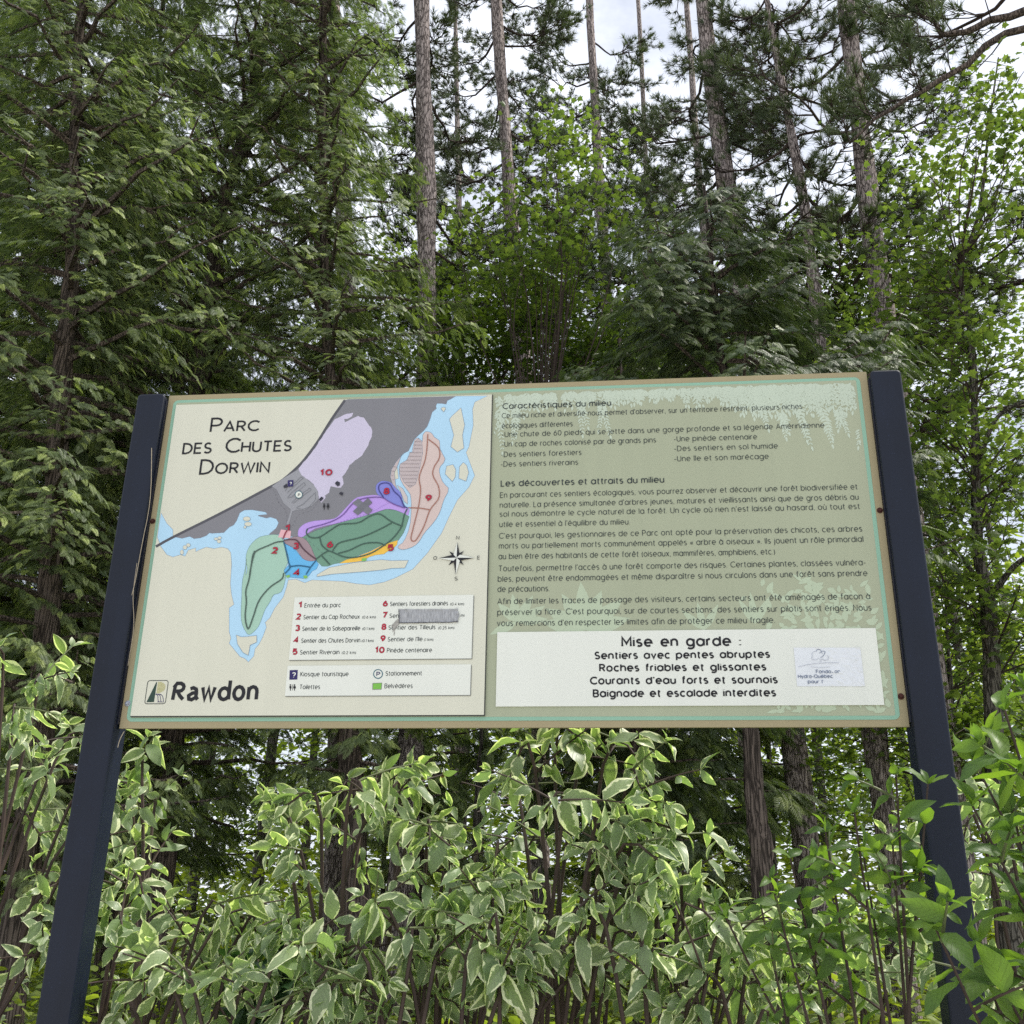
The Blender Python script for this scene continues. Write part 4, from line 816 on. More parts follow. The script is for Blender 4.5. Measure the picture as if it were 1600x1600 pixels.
def gn_scatter(root, name, loc, Rm, scale, templates, mt, k=0):
    '''tens of thousands of sprays on one crown: one object of points, each carrying an instance of a spray'''
    O = np.array(root['_o']); n = len(loc); me = bpy.data.meshes.new(name); me.vertices.add(n); me.vertices.foreach_set('co', (loc - O).astype(np.float32).ravel())
    eu = np.stack([np.arctan2(Rm[:, 2, 1], Rm[:, 2, 2]), -np.arcsin(np.clip(Rm[:, 2, 0], -1, 1)), np.arctan2(Rm[:, 1, 0], Rm[:, 0, 0])], -1).astype(np.float32)
    a = me.attributes.new('spray_rotation', 'FLOAT_VECTOR', 'POINT'); a.data.foreach_set('vector', eu.ravel())
    a = me.attributes.new('spray_size', 'FLOAT', 'POINT'); a.data.foreach_set('value', scale.astype(np.float32))
    a = me.attributes.new('spray_kind', 'INT', 'POINT'); a.data.foreach_set('value', rng.integers(0, len(templates), n).astype(np.int32)); me.materials.append(mt)
    o = link(name, me, root, kind='stuff'); key = id(templates)
    if key not in GT:
        ng = bpy.data.node_groups.new('sprays', 'GeometryNodeTree'); ng.interface.new_socket('Geometry', in_out='INPUT', socket_type='NodeSocketGeometry'); ng.interface.new_socket('Geometry', in_out='OUTPUT', socket_type='NodeSocketGeometry')
        N, Lk = ng.nodes, ng.links; gi = N.new('NodeGroupInput'); go = N.new('NodeGroupOutput'); jn = N.new('GeometryNodeJoinGeometry')
        for t in reversed(templates):
            ob = N.new('GeometryNodeObjectInfo'); ob.inputs['Object'].default_value = t; ob.inputs['As Instance'].default_value = True; Lk.new(ob.outputs['Geometry'], jn.inputs[0])
        ip = N.new('GeometryNodeInstanceOnPoints'); ip.inputs['Pick Instance'].default_value = True; e2r = N.new('FunctionNodeEulerToRotation')
        def na(nm, ty): x = N.new('GeometryNodeInputNamedAttribute'); x.data_type = ty; x.inputs['Name'].default_value = nm; return x.outputs[0]
        Lk.new(gi.outputs[0], ip.inputs['Points']); Lk.new(jn.outputs[0], ip.inputs['Instance']); Lk.new(na('spray_kind', 'INT'), ip.inputs['Instance Index'])
        Lk.new(na('spray_rotation', 'FLOAT_VECTOR'), e2r.inputs[0]); Lk.new(e2r.outputs[0], ip.inputs['Rotation']); Lk.new(na('spray_size', 'FLOAT'), ip.inputs['Scale']); Lk.new(ip.outputs[0], go.inputs[0]); GT[key] = ng
    o.modifiers.new('sprays', 'NODES').node_group = GT[key]; return o
GT = {}
def templ(tv, tf, mt): return [bpy.data.objects.new('spray', new_mesh('spray', v, tf, mt)) for v in tv]
FRO2 = templ(FRV, FRT, M['cedar_grey'])
FRO, TUO = templ(FRV, FRT, M['cedar']), templ(TUV, TUT, M['pine'])
def maple_template():
    pts = [(0, 0), (.10, .22), (.02, .48), (.30, .34), (.48, .56), (.60, .26), (1.0, 0), (.60, -.26), (.48, -.56), (.30, -.34), (.02, -.48), (.10, -.22)]
    V = [(.34, 0, .03)] + [(x, y, -.10 * abs(y) - .1 * x * x) for x, y in pts]
    return np.array(V), np.array([(0, i + 1, (i + 1) % 12 + 1) for i in range(12)])
MAV, MAT = maple_template()
def oval_template():
    V = [(0, 0, 0), (.3, .27, -.04), (.7, .22, -.09), (1, 0, -.16), (.7, -.22, -.09), (.3, -.27, -.04), (.5, 0, -.0)]
    return np.array(V), np.array([(6, i, (i + 1) % 6) for i in range(6)])
OVV, OVT = oval_template()

def trunk_line(pts, Y, z0=-.15, ztop=None, rad=(.15, .1), k=12, n=14):
    """a trunk that passes through the given places at depth Y, carried down to the ground and up past the crown"""
    Q = [W(p[0], p[1], Y) for p in pts]; Q.sort(key=lambda q: q[2])
    a, b = Q[0], Q[1]
    if a[2] > z0: 
        d = (b - a) / (b[2] - a[2]); d[:2] *= .5; Q.insert(0, a + d * (z0 - a[2]))
    a, b = Q[-2], Q[-1]
    if ztop and b[2] < ztop: d = (b - a) / (b[2] - a[2]); d[:2] = np.clip(d[:2], -.08, .08); Q.append(b + d * (ztop - b[2]))
    return curve_pts(Q, n)
def trunk_obj(root, P, r0, r1, mt, k=14, name='trunk', flare=1.35):
    n = len(P); t = np.linspace(0, 1, n); rad = r0 + (r1 - r0) * t; rad[0] *= flare
    V, Fq = tube_vf(P, rad, k); V = V + rng.normal(0, .012 * r0 / .15, V.shape) * np.array([1, 1, 0]); mb = MB(); mb.add(V, Fq)
    return link(name, mb.mesh(name, mt, smooth=True, origin=root['_o']), root)
def root_at(name, P0, label, cat, group=None):
    o = empty(name, (P0[0], P0[1], 0), label, cat, group); o['_o'] = (P0[0], P0[1], 0.0); return o
def mass(root, name, V, Fc, at, mt, kind='stuff'):
    O = np.array(root['_o']) if root is not None else np.zeros(3)
    return link(name, new_mesh(name, V - O, Fc, mt, at), root, kind=kind)
def interp_line(P, z):
    i = np.clip(np.searchsorted(P[:, 2], z), 1, len(P) - 1); t = (z - P[i - 1, 2]) / (P[i, 2] - P[i - 1, 2] + 1e-9); return P[i - 1] + (P[i] - P[i - 1]) * t

# ------------------------------------------------------------------ cedars
def cedar(label, pts, Y, H, R_, z0=1.2, r0=.14, dens=1.0, size=.22, top=1.0, outk=.25, fsz=None, step=.105, name='cedar_tree', mt='cedar'):
    P = trunk_line(pts, Y, ztop=H, n=40); P = P[P[:, 2] <= H + .05]; root = root_at(name, P[0], label, 'tree', 'cedars with drooping sprays behind the sign')
    trunk_obj(root, P, r0, r0 * .07, M['cedar_bark'])
    z = z0; br = MB(); L_loc, L_f, L_n = [], [], []; az = rng.uniform(0, 6.28)
    while z < min(H - .3, P[-1][2]):
        az += 2.4 + rng.uniform(-.5, .5); u = (z - z0) / (H - z0)
        L = R_ * (min(1, .55 + 1.6 * u) if u < .28 else (1 - (u - .28) / .72) ** .65) * rng.uniform(.65, 1.1) + .25
        o = interp_line(P, z); d = np.array([math.cos(az), math.sin(az), 0]); t = np.linspace(0, 1, 7)
        up = rng.uniform(.05, .35); C = o + d * (L * t)[:, None] + np.array([0, 0, 1.0]) * (L * (up * t - .42 * t ** 2 + .25 * t ** 3))[:, None] + rng.normal(0, .03 * L, (7, 3)) * t[:, None]
        V, Fq = tube_vf(C, (.012 + .012 * L) * (1 - .85 * t) * (r0 / .14) ** .5, 4, False); br.add(V, Fq)
        nt = max(3, int(L * 10.5 * dens))
        for tt in rng.uniform(.05, 1.0, nt) ** .95:
            p = C[0] * 0 + np.array([np.interp(tt, t, C[:, k]) for k in range(3)]); sgn = rng.choice([-1, 1]); a2 = az + sgn * rng.uniform(.3, 1.25)
            l2 = (.24 * L * (1 - tt) + .22) * rng.uniform(.7, 1.3); d2 = np.array([math.cos(a2), math.sin(a2), rng.uniform(-.5, .15)]); nf = max(4, int(l2 / .042))
            s = np.linspace(.05, 1, nf); q = p + d2 * (s * l2)[:, None]; q[:, 2] -= .3 * l2 * s ** 2
            side = np.cross(d2, [0, 0, 1.0]); alt = np.where(np.arange(nf) % 2, 1, -1)
            f = d2 + side * (alt * rng.uniform(.3, 1.1, nf))[:, None]; f[:, 2] -= rng.uniform(.15, .8, nf); f[-1] = d2 + [0, 0, -.4]
            L_loc.append(q); L_f.append(f); L_n.append(np.array([0, 0, 1.0]) * 1.1 + d * rng.uniform(.1, .9) + rng.normal(0, .35, (nf, 3)))
        z += step * rng.uniform(.6, 1.4) * (1.0 if u < .75 else 1.3)
    loc = np.concatenate(L_loc); f = np.concatenate(L_f); nn = np.concatenate(L_n); k = frustum_keep(loc, outk); loc, f, nn = loc[k], f[k], nn[k]
    sc_ = size * rng.uniform(.6, 1.25, len(loc)); gn_scatter(root, 'crown', loc, frames(f, nn), sc_, FRO if mt == 'cedar' else FRO2, M[mt]); link('branches', br.mesh('branches', M['cedar_bark'], origin=root['_o']), root, kind='stuff')
    return root, len(loc)
STAT = []
for a in (dict(label='dark cedar furthest left, its straight trunk showing left of the sign', pts=[(125, 60), (115, 380), (97, 590), (62, 1150)], Y=6.6, H=20, R_=2.6, z0=1.9, r0=.16, size=.125, step=.09),
          dict(label='leaning cedar with a crooked dark trunk above the title of the sign', pts=[(405, 90), (368, 260), (340, 360), (300, 700), (268, 1150)], Y=8.6, H=21, R_=2.6, z0=2.6, r0=.17, size=.125, step=.09),
          dict(label='tall cedar with a stout trunk standing below the middle of the map', pts=[(505, 300), (528, 800), (545, 1150), (560, 1560)], Y=8.0, H=20, R_=1.65, z0=2.5, r0=.19, size=.125, step=.09),
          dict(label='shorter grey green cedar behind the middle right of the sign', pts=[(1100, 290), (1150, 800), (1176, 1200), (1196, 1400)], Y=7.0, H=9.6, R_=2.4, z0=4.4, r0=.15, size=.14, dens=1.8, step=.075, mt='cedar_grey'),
          dict(label='slim cedar right behind the lower left corner of the sign', pts=[(232, 300), (205, 800), (180, 1300)], Y=10.5, H=20, R_=2.8, z0=1.6, r0=.13, size=.21, dens=.8),
          dict(label='cedar beside the tall thick pine, low spray filled crown above the map', pts=[(640, 430), (650, 800), (655, 1250)], Y=13.0, H=8.6, R_=1.7, z0=2.2, r0=.12, size=.20, dens=.8),
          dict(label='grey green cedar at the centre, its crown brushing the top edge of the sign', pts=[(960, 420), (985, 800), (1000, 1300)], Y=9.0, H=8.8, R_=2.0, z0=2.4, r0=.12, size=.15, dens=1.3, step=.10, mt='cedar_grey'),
          dict(label='cedar filling the upper left corner behind the furthest left trunk', pts=[(20, 300), (-20, 800), (-50, 1300)], Y=9.5, H=20, R_=2.6, z0=1.6, r0=.14, size=.20, dens=.8),
          dict(label='distant cedar in the gap under the warning notice', pts=[(975, 520), (1010, 900), (1035, 1300)], Y=12, H=9.5, R_=2.4, z0=1.6, r0=.14, size=.28, dens=.7)):
    r_, n_ = cedar(**a); STAT.append(n_)
print('cedar fronds', STAT)

# ------------------------------------------------------------------ red pines
def pine(label, pts, Y, r0, r1, H=24, zb=7.0, nb=46, L=(1.6, 3.4), twig=15, P=None, limbs=None, group='tall red pines behind the sign', stubs=10, hide=.25):
    P = trunk_line(pts, Y, ztop=H, n=22) if P is None else P
    root = root_at('pine_tree', P[0], label, 'tree', group); trunk_obj(root, P, r0, r1, M['pine_bark'], k=18, flare=1.2)
    br = MB(); loc, f = [], []
    def subtwigs(C, d, L, n):
        t = np.linspace(0, 1, len(C))
        for tt in rng.uniform(.3, 1.0, n):
            p = np.array([np.interp(tt, t, C[:, k]) for k in range(3)]); a = rng.choice([-1, 1]) * rng.uniform(.3, 1.2); ca, sa = math.cos(a), math.sin(a)
            d2 = np.array([d[0] * ca - d[1] * sa, d[0] * sa + d[1] * ca, rng.uniform(-.3, .5)]); l2 = rng.uniform(.35, .9) * (1.3 - .6 * tt)
            s = np.linspace(0, 1, 5); Q = p + d2 * (s * l2)[:, None] + np.array([0, 0, 1.0]) * (l2 * (.45 * s ** 2 - .2 * s))[:, None] + rng.normal(0, .035, (5, 3)) * s[:, None]
            V, Fq = tube_vf(Q, .011 * (1 - .6 * s), 3, False); br.add(V, Fq)
            m = rng.integers(5, 11)
            for j in range(m):
                q = Q[-1] if j == 0 else Q[rng.integers(2, 5)]; w = rng.normal(0, .55, 3); w[2] = abs(w[2]) + .15; dd = unit(d2 + w)
                e = q + dd * rng.uniform(.05, .28); V, Fq = tube_vf([q, (q + e) / 2 - [0, 0, .02], e], [.007, .006, .004], 3, False); br.add(V, Fq); loc.append(e); f.append(dd + [0, 0, .25])
    zmax = min(H - .5, P[-1][2] - .3)
    nb = int(nb * 1.15)
    for k in range(nb):
        z = zb + (zmax - zb) * (k + rng.random()) / nb; az = k * 2.4 + rng.uniform(-.6, .6); u = (z - zb) / (zmax - zb + 1e-6); l = rng.uniform(*L) * (1 - .55 * u)
        o = interp_line(P, z); d = np.array([math.cos(az), math.sin(az), 0]); t = np.linspace(0, 1, 8); w = rng.normal(0, .06 * l, (8, 3)) * t[:, None]
        C = o + d * (l * t)[:, None] + np.array([0, 0, 1.0]) * (l * (rng.uniform(-.25, .3) * t - .22 * np.sin(t * 3.1) + .22 * t ** 2))[:, None] + w
        tc_ = unit(CAM[:2] - o[:2])
        if not frustum_keep(C[4:5], hide, 260)[0] or (d[:2] @ tc_ > .25 and rng.random() < .93): continue
        V, Fq = tube_vf(C, (.016 + .009 * l) * (1 - .75 * t), 5, False); br.add(V, Fq); subtwigs(C, d, l, int(twig * l / 2.0) + 3)
    for k in range(stubs):                                   # dead stubs and twiggy snags low on the trunk
        z = rng.uniform(3.0, zb + 1.5); az = rng.uniform(0, 6.28); l = rng.uniform(.08, .5) if k % 3 else rng.uniform(.6, 1.4); o = interp_line(P, z); t = np.linspace(0, 1, 5)
        C = o + np.array([math.cos(az), math.sin(az), 0]) * (t * (l + r0 * .6))[:, None] + np.array([0, 0, 1.0]) * (rng.uniform(-.5, .2) * l * t ** 1.5)[:, None] + rng.normal(0, .03, (5, 3)) * t[:, None]
        V, Fq = tube_vf(C, np.linspace(.016, .006, 5), 4); br.add(V, Fq)
    if limbs:
        for C, ra, rb in limbs:
            C = curve_pts(C, 14); t = np.linspace(0, 1, 14); V, Fq = tube_vf(C + rng.normal(0, .02, C.shape), ra + (rb - ra) * t, 8); mb = MB(); mb.add(V, Fq)
            link('limb', mb.mesh('limb', M['cedar_bark'], smooth=True, origin=root['_o']), root); subtwigs(C, unit((C[-1] - C[0]) * [1, 1, 0]), 3, 15)
    if loc:
        loc = np.array(loc); f = np.array(f); n = len(loc); gn_scatter(root, 'crown', loc, frames(f, rng.normal(0, 1, (n, 3))), rng.uniform(.13, .21, n), TUO, M['pine'])
    link('branches', br.mesh('branches', M['twig'], origin=root['_o']), root, kind='stuff'); return root
pine('pine with the thickest bare grey trunk, rising above the right part of the map', [(660, -200), (660, 0), (664, 300), (668, 600), (645, 1150), (612, 1560)], 11.5, .21, .10, zb=8.2, nb=44)
pine('slender pine left of centre whose trunk bends slightly behind the bright maple', [(770, -200), (775, 0), (800, 350), (816, 545)], 14.5, .17, .09, zb=9, nb=66)
pine('pine with a thin grey trunk above the centre of the sign', [(912, -200), (921, 0), (937, 300), (948, 480)], 18, .15, .08, zb=9.5, nb=64)
pine('pine with a leaning trunk scarred by dark cracks right of centre', [(1070, -250), (1098, 0), (1130, 260), (1156, 450), (1236, 1137), (1265, 1360)], 12.2, .205, .10, zb=8.2, nb=44)
pine('pine with a bare trunk rising straight behind the right end of the sign', [(1296, -200), (1322, 0), (1355, 300), (1392, 570)], 11, .185, .09, zb=9.0, nb=34)
pine('pine trunk half hidden by cedar sprays above the sign title', [(520, -100), (524, 60), (541, 430), (546, 560)], 13, .20, .10, zb=8.5, nb=30)
pine('far thin pine between the cracked pine and the grey trunk at centre', [(1068, -60), (1080, 110), (1094, 300), (1110, 480)], 20, .12, .07, zb=9.5, nb=36)
pine('pine left of the bare right hand trunk, its base under the lower right sign corner', [(1225, 150), (1258, 330), (1285, 560), (1366, 1140), (1414, 1550)], 11.5, .185, .03, H=18.5, zb=7.2, nb=60, L=(1.2, 2.8))
nx = W(1790, 900, 7.5)
Pn = np.array([[nx[0] + .02 * z, nx[1], z] for z in np.linspace(-.1, 22, 20)])
def PW(*a, Y=7.5): return [W(a[i], a[i + 1], Y) for i in range(0, len(a), 2)]
pine('far pine whose dark crown fills the sky between the grey trunk and the bright maple', [(985, -150), (1000, 50), (1015, 400), (1030, 700)], 22, .10, .05, zb=9, nb=50, L=(1.8, 3.2))
pine('far pine crown behind the thickest trunk, high above the map', [(710, -150), (712, 50), (718, 400), (722, 700)], 20, .10, .05, zb=9, nb=46, L=(1.6, 3.0))
pine('pine outside the right edge reaching dark bare limbs across the upper right sky', None, 7.5, .19, .08, P=Pn, zb=8.5, nb=16, hide=.1, limbs=[
    (PW(1740, 45, 1640, 38, 1562, 62, 1495, 112, 1425, 150, 1372, 185, 1327, 224), .06, .015), (PW(1740, 20, 1650, 8, 1562, 32, 1512, 49, 1484, 54, 1460, 40, 1425, 8), .065, .02)])

# ------------------------------------------------------------------ broad-leaved trees
def blob(px_, py_, Y, rx, ry, rz, n): c = W(px_, py_, Y); return (c, (rx, ry, rz), n)
def broadleaf(label, pts, Y, r0, r1, blobs, ztop, mt='maple', leaf=.095, per=17, bk='maple_bark', group='leafy trees around the sign', tv=None, tf=None, spread=.30, name='maple_tree', extra=None):
    P = trunk_line(pts, Y, ztop=ztop, n=40); P = P[P[:, 2] <= ztop + .05]; root = root_at(name, P[0], label, 'tree', group); trunk_obj(root, P, r0, r1, M[bk], k=10)
    br = MB(); L1, L2, L3 = [], [], []; tv = MAV if tv is None else tv; tf = MAT if tf is None else tf
    for c0, rad, n in blobs:
        for k in range(n):
            v = unit(rng.normal(size=3)); c = c0 + v * np.array(rad) * rng.random() ** .45
            zt_ = min(max(c[2] - rng.uniform(.15, .9), .8), P[-1][2]); o = interp_line(P, zt_); mid = (o + c) / 2 + rng.normal(0, .15, 3) + [0, 0, .12]
            if k % 5 == 0:
                C = curve_pts([o, mid, c], 7); V, Fq = tube_vf(C, np.linspace(.014, .004, 7), 3, False); br.add(V, Fq)
            else:
                e = c + rng.normal(0, .3, 3); V, Fq = tube_vf([e, (e + c) / 2 + [0, 0, .03], c], [.006, .005, .003], 3, False); br.add(V, Fq)
            m = rng.integers(per - 6, per + 6); q = c + rng.normal(0, 1, (m, 3)) * [spread, spread, spread * .42]
            az = rng.uniform(0, 6.28, m); d = np.stack([np.cos(az), np.sin(az), rng.uniform(-.75, .1, m)], -1); L1.append(q); L2.append(d); L3.append(np.array([0, 0, 1.0]) + rng.normal(0, .42, (m, 3)))
    if extra:
        for C, ra, rb in extra:
            C = curve_pts(C, 10); mb = MB(); V, Fq = tube_vf(C, np.linspace(ra, rb, 10), 7); mb.add(V, Fq); link('limb', mb.mesh('limb', M[bk], smooth=True, origin=root['_o']), root)
    loc = np.concatenate(L1); f = np.concatenate(L2); nn = np.concatenate(L3); n = len(loc)
    V, Fc, at = scatter(tv, tf, frames(f, nn), loc, leaf * rng.uniform(.6, 1.25, n), rng.random(n) * .99)
    mass(root, 'crown', V, Fc, at, M[mt]); link('branches', br.mesh('branches', M['twig'], origin=root['_o']), root, kind='stuff'); return n
nl = []
nl.append(broadleaf('bright green young maple rising above the middle of the sign', [(885, 330), (850, 600), (845, 1150)], 9.6, .05, .01,
    [blob(905, 250, 9.6, .65, .6, .6, 26), blob(870, 190, 9.6, .35, .4, .3, 6), blob(920, 345, 9.6, .9, .7, .45, 34), blob(800, 320, 9.8, .6, .6, .4, 14), blob(740, 370, 9.8, .6, .5, .4, 12), blob(840, 430, 9.6, 1.1, .7, .45, 44)], 7.4))
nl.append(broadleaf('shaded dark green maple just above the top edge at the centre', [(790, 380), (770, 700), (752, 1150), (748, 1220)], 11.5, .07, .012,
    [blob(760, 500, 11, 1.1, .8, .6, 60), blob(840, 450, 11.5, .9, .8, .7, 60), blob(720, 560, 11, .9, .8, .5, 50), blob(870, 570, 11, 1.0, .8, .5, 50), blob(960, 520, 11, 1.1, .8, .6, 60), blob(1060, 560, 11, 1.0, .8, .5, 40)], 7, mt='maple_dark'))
nl.append(broadleaf('sunlit maple standing behind the far end of the sign between pines', [(1180, 500), (1190, 800), (1200, 1150)], 14, .06, .012,
    [blob(1180, 480, 14, .9, .8, .7, 40), blob(1220, 400, 14, .7, .8, .7, 30), blob(1010, 540, 14, 1.2, .8, .5, 40)], 8))
nl.append(broadleaf('small sunlit maple behind the thick pine above the map', [(590, 430), (598, 700), (604, 1100)], 13.5, .05, .02,
    [blob(600, 450, 13.5, .9, .6, .9, 60), blob(590, 540, 13.5, 1.1, .6, .5, 50), blob(700, 420, 13.5, .8, .6, .8, 36)], 7.5))
nl.append(broadleaf('tall maple right of the sign with a mottled dark trunk and spreading limbs', [(1470, 150), (1500, 430), (1520, 560), (1528, 850), (1545, 950), (1560, 1250)], 8.5, .13, .012,
    [blob(1500, 380, 8.5, 1.2, .9, .7, 46), blob(1560, 560, 8.5, 1.1, 1, .8, 50), blob(1420, 500, 8.8, 1.0, .9, .7, 50), blob(1440, 690, 8.5, .8, 1, .8, 46), blob(1590, 760, 8.5, 1.0, 1, .9, 50), blob(1480, 880, 8.5, .8, 1, .7, 44),
     blob(1590, 990, 8.5, .8, 1, .7, 60), blob(1510, 230, 8.5, 1.1, .9, .7, 34), blob(1590, 200, 8.2, .7, .7, .9, 30)], 9.5,
    extra=[([W(1528, 720, 8.5), W(1560, 650, 8.3), W(1620, 620, 8)], .035, .015), ([W(1550, 930, 8.5), W(1590, 880, 8.2), W(1640, 860, 8)], .04, .02), ([W(1545, 940, 8.5), W(1510, 880, 8.6), W(1460, 840, 8.7), W(1425, 835, 8.8)], .03, .012),
           ([W(1498, 420, 8.5), W(1530, 330, 8.5), W(1545, 200, 8.5), W(1560, 90, 8.5)], .03, .01)]))
nl.append(broadleaf('pale green maple filling the space between the two right hand pines', [(1330, 420), (1345, 700), (1362, 1100)], 12.5, .08, .012,
    [blob(1280, 450, 12.5, 1.3, .9, .8, 80), blob(1420, 430, 12.5, 1.3, .9, .8, 70), blob(1500, 500, 12.5, 1.3, .9, .9, 40), blob(1560, 640, 12.5, 1.2, .9, 1.0, 36), blob(1480, 760, 12.5, 1.2, .9, 1.0, 36), blob(1330, 540, 12.5, 1.8, .9, .8, 130), blob(1230, 520, 12.5, 1.1, .9, .7, 60), blob(1450, 300, 12.5, .9, .8, .6, 40)], 9))
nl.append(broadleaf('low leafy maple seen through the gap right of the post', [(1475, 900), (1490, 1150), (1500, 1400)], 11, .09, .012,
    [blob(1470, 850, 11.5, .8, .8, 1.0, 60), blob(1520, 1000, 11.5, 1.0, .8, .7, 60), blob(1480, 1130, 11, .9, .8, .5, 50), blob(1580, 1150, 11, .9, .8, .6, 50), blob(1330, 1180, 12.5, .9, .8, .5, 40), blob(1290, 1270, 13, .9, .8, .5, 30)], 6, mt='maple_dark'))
for k, (x_, lb) in enumerate(((729, 'thin dark trunk against the sky under the sign, left of two'), (757, 'thin dark trunk against the sky under the sign, right of two'))):
    nl.append(broadleaf(lb, [(x_ + 3, 900), (x_, 1140), (x_ - 4, 1230)], 17 + k, .085, .05, [blob(x_ + 10, 620, 17 + k, 1.4, 1, 1.2, 40)], 12, mt='maple', name='slender_tree'))
print('broad leaves', sum(nl))
# trees further back: each trunk its own crown
FAR = [(300, 19, 0, 'cedars'), (470, 26, 1, ''), (60, 22, 0, ''), (700, 28, 1, ''), (850, 20, 2, ''), (960, 24, 1, ''), (1110, 27, 0, ''), (1300, 23, 1, ''), (1440, 26, 2, ''), (1560, 21, 1, ''), (400, 18, 1, ''), (1190, 18, 1, ''), (1650, 24, 1, ''), (1500, 15, 1, ''), (1400, 19, 2, ''), (-60, 26, 1, '')]
FL = ['far tree at the left behind the leaning cedar', 'far pale tree seen under the map between cedar branches', 'far tree at the extreme left between cedar trunks', 'far tree behind the two thin dark trunks', 'far short trunk below the middle of the sign',
      'far tree behind the tallest variegated shrub', 'far tree between cedar and cracked pine below the sign', 'far tree behind the lower right trunks', 'far dark trunk beside the right post', 'far sunlit tree beyond the right hand maple',
      'far bright tree in the opening under the map legend', 'far bright tree behind the trunks under the warning notice', 'far tree at the right edge of the wood', 'leafy tree right of the right post, closer than the others far back', 'far dark leafy tree directly behind the right post', 'far tree at the left edge of the wood']
for (x_, Y_, kd, _), lb in zip(FAR, FL):
    g_ = W(x_, 1400, Y_); vx = (866 - x_) / 4300; s_ = Y_ / 22
    bl = [blob(x_ + vx * (1400 - yy) + rng.uniform(-25, 25), yy, Y_, 1.9 * s_, 1.2, 1.1 * s_, int(nn_)) for yy, nn_ in ((1240, 36), (1100, 34), (900, 26), (700, 26), (540, 22))]
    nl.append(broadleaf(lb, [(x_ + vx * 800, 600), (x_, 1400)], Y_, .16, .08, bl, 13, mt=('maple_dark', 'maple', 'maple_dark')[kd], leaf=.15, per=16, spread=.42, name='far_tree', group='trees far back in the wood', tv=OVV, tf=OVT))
# low undergrowth and the wood's far edge, nobody could count the plants
def undergrowth(name, n, xr, yr, zf, leaf, mt, clump=12, spread=.22):
    c = np.stack([rng.uniform(*xr, n), rng.uniform(*yr, n), np.zeros(n)], -1); c[:, 2] = zf(n)
    q = np.repeat(c, clump, 0) + rng.normal(0, 1, (n * clump, 3)) * [spread, spread, spread * .5]; q[:, 2] = np.maximum(q[:, 2], .02); q = q[frustum_keep(q, .15)]
    m = len(q); az = rng.uniform(0, 6.28, m); d = np.stack([np.cos(az), np.sin(az), rng.uniform(-.5, .3, m)], -1)
    V, Fc, at = scatter(OVV, OVT, frames(d, np.array([0, 0, 1.0]) + rng.normal(0, .4, (m, 3))), q, leaf * rng.uniform(.5, 1.3, m), rng.random(m) * .99)
    link(name, new_mesh(name, V, Fc, M[mt], at), kind='stuff'); return m
u1 = undergrowth('ground_cover', 4200, (-8, 11), (1.3, 13), lambda n: rng.random(n) ** 1.4 * 1.05, .10, 'under')
u2 = undergrowth('thicket', 3600, (-16, 18), (14, 24), lambda n: rng.random(n) ** 1.3 * 2.6, .16, 'under', spread=.4)
u3 = undergrowth('woodland_edge', 9000, (-26, 30), (24, 36), lambda n: rng.random(n) ** 1.7 * 12, .30, 'under', clump=12, spread=.8)
print('under', u1, u2, u3)
# ------------------------------------------------------------------ shrubs in front: every large leaf is an object
NU, NV = 6, 4
def leaf_mesh(name, mt, seed, w=.27, tip=1.0):
    r = np.random.default_rng(seed); V = []; E = []; Vn = []
    curl = r.uniform(.1, .95); fold = r.uniform(-.05, .5); tw = r.uniform(-.9, .9); bend = r.uniform(-.2, .2); wav = r.uniform(.015, .05); ph = r.uniform(0, 6)
    for i in range(NU + 1):
        t = i / NU; hw = w * (math.sin(math.pi * min(1, t) ** .82) ** .85 if 0 < t < 1 else 0) * (1 + r.uniform(-.06, .06)); 
        if i == 0: hw = .012
        if i == NU: hw = .004
        for j in range(NV + 1):
            v = (j / NV) * 2 - 1; a = tw * t; y = v * hw; z = abs(v) * hw * fold + (wav * math.sin(9 * t + ph + (2 if v > 0 else 0)) if abs(v) == 1 and 0 < i < NU else 0)
            y2, z2 = y * math.cos(a) - z * math.sin(a), y * math.sin(a) + z * math.cos(a)
            x = t - .10 * t * abs(v) * 0; V.append((x * (1 - .12 * curl * t), y2 + bend * t * t, z2 - curl * t ** 2 * .55)); E.append(1 - abs(v)); Vn.append(t * 40 - abs(v) * 13)
    F_ = np.array([(i * (NV + 1) + j, i * (NV + 1) + j + 1, (i + 1) * (NV + 1) + j + 1, (i + 1) * (NV + 1) + j) for i in range(NU) for j in range(NV)])
    me = new_mesh(name, V, F_, M[mt], {'edge': E, 'vein': Vn, 'rnd': np.full(len(V), (seed * .137) % 1)}, smooth=True); return me, np.array(V), F_, {'edge': np.array(E), 'vein': np.array(Vn)}
LEAVES = {'dogwood': [leaf_mesh('leaf', 'dogwood', s, (.25, .19, .22)[s % 3]) for s in range(12)], 'viburnum': [leaf_mesh('leaf', 'viburnum', 40 + s, .22) for s in range(10)], 'dark_leaf': [leaf_mesh('leaf', 'dark_leaf', 70 + s, .26) for s in range(4)]}
TOT = [0, 0]
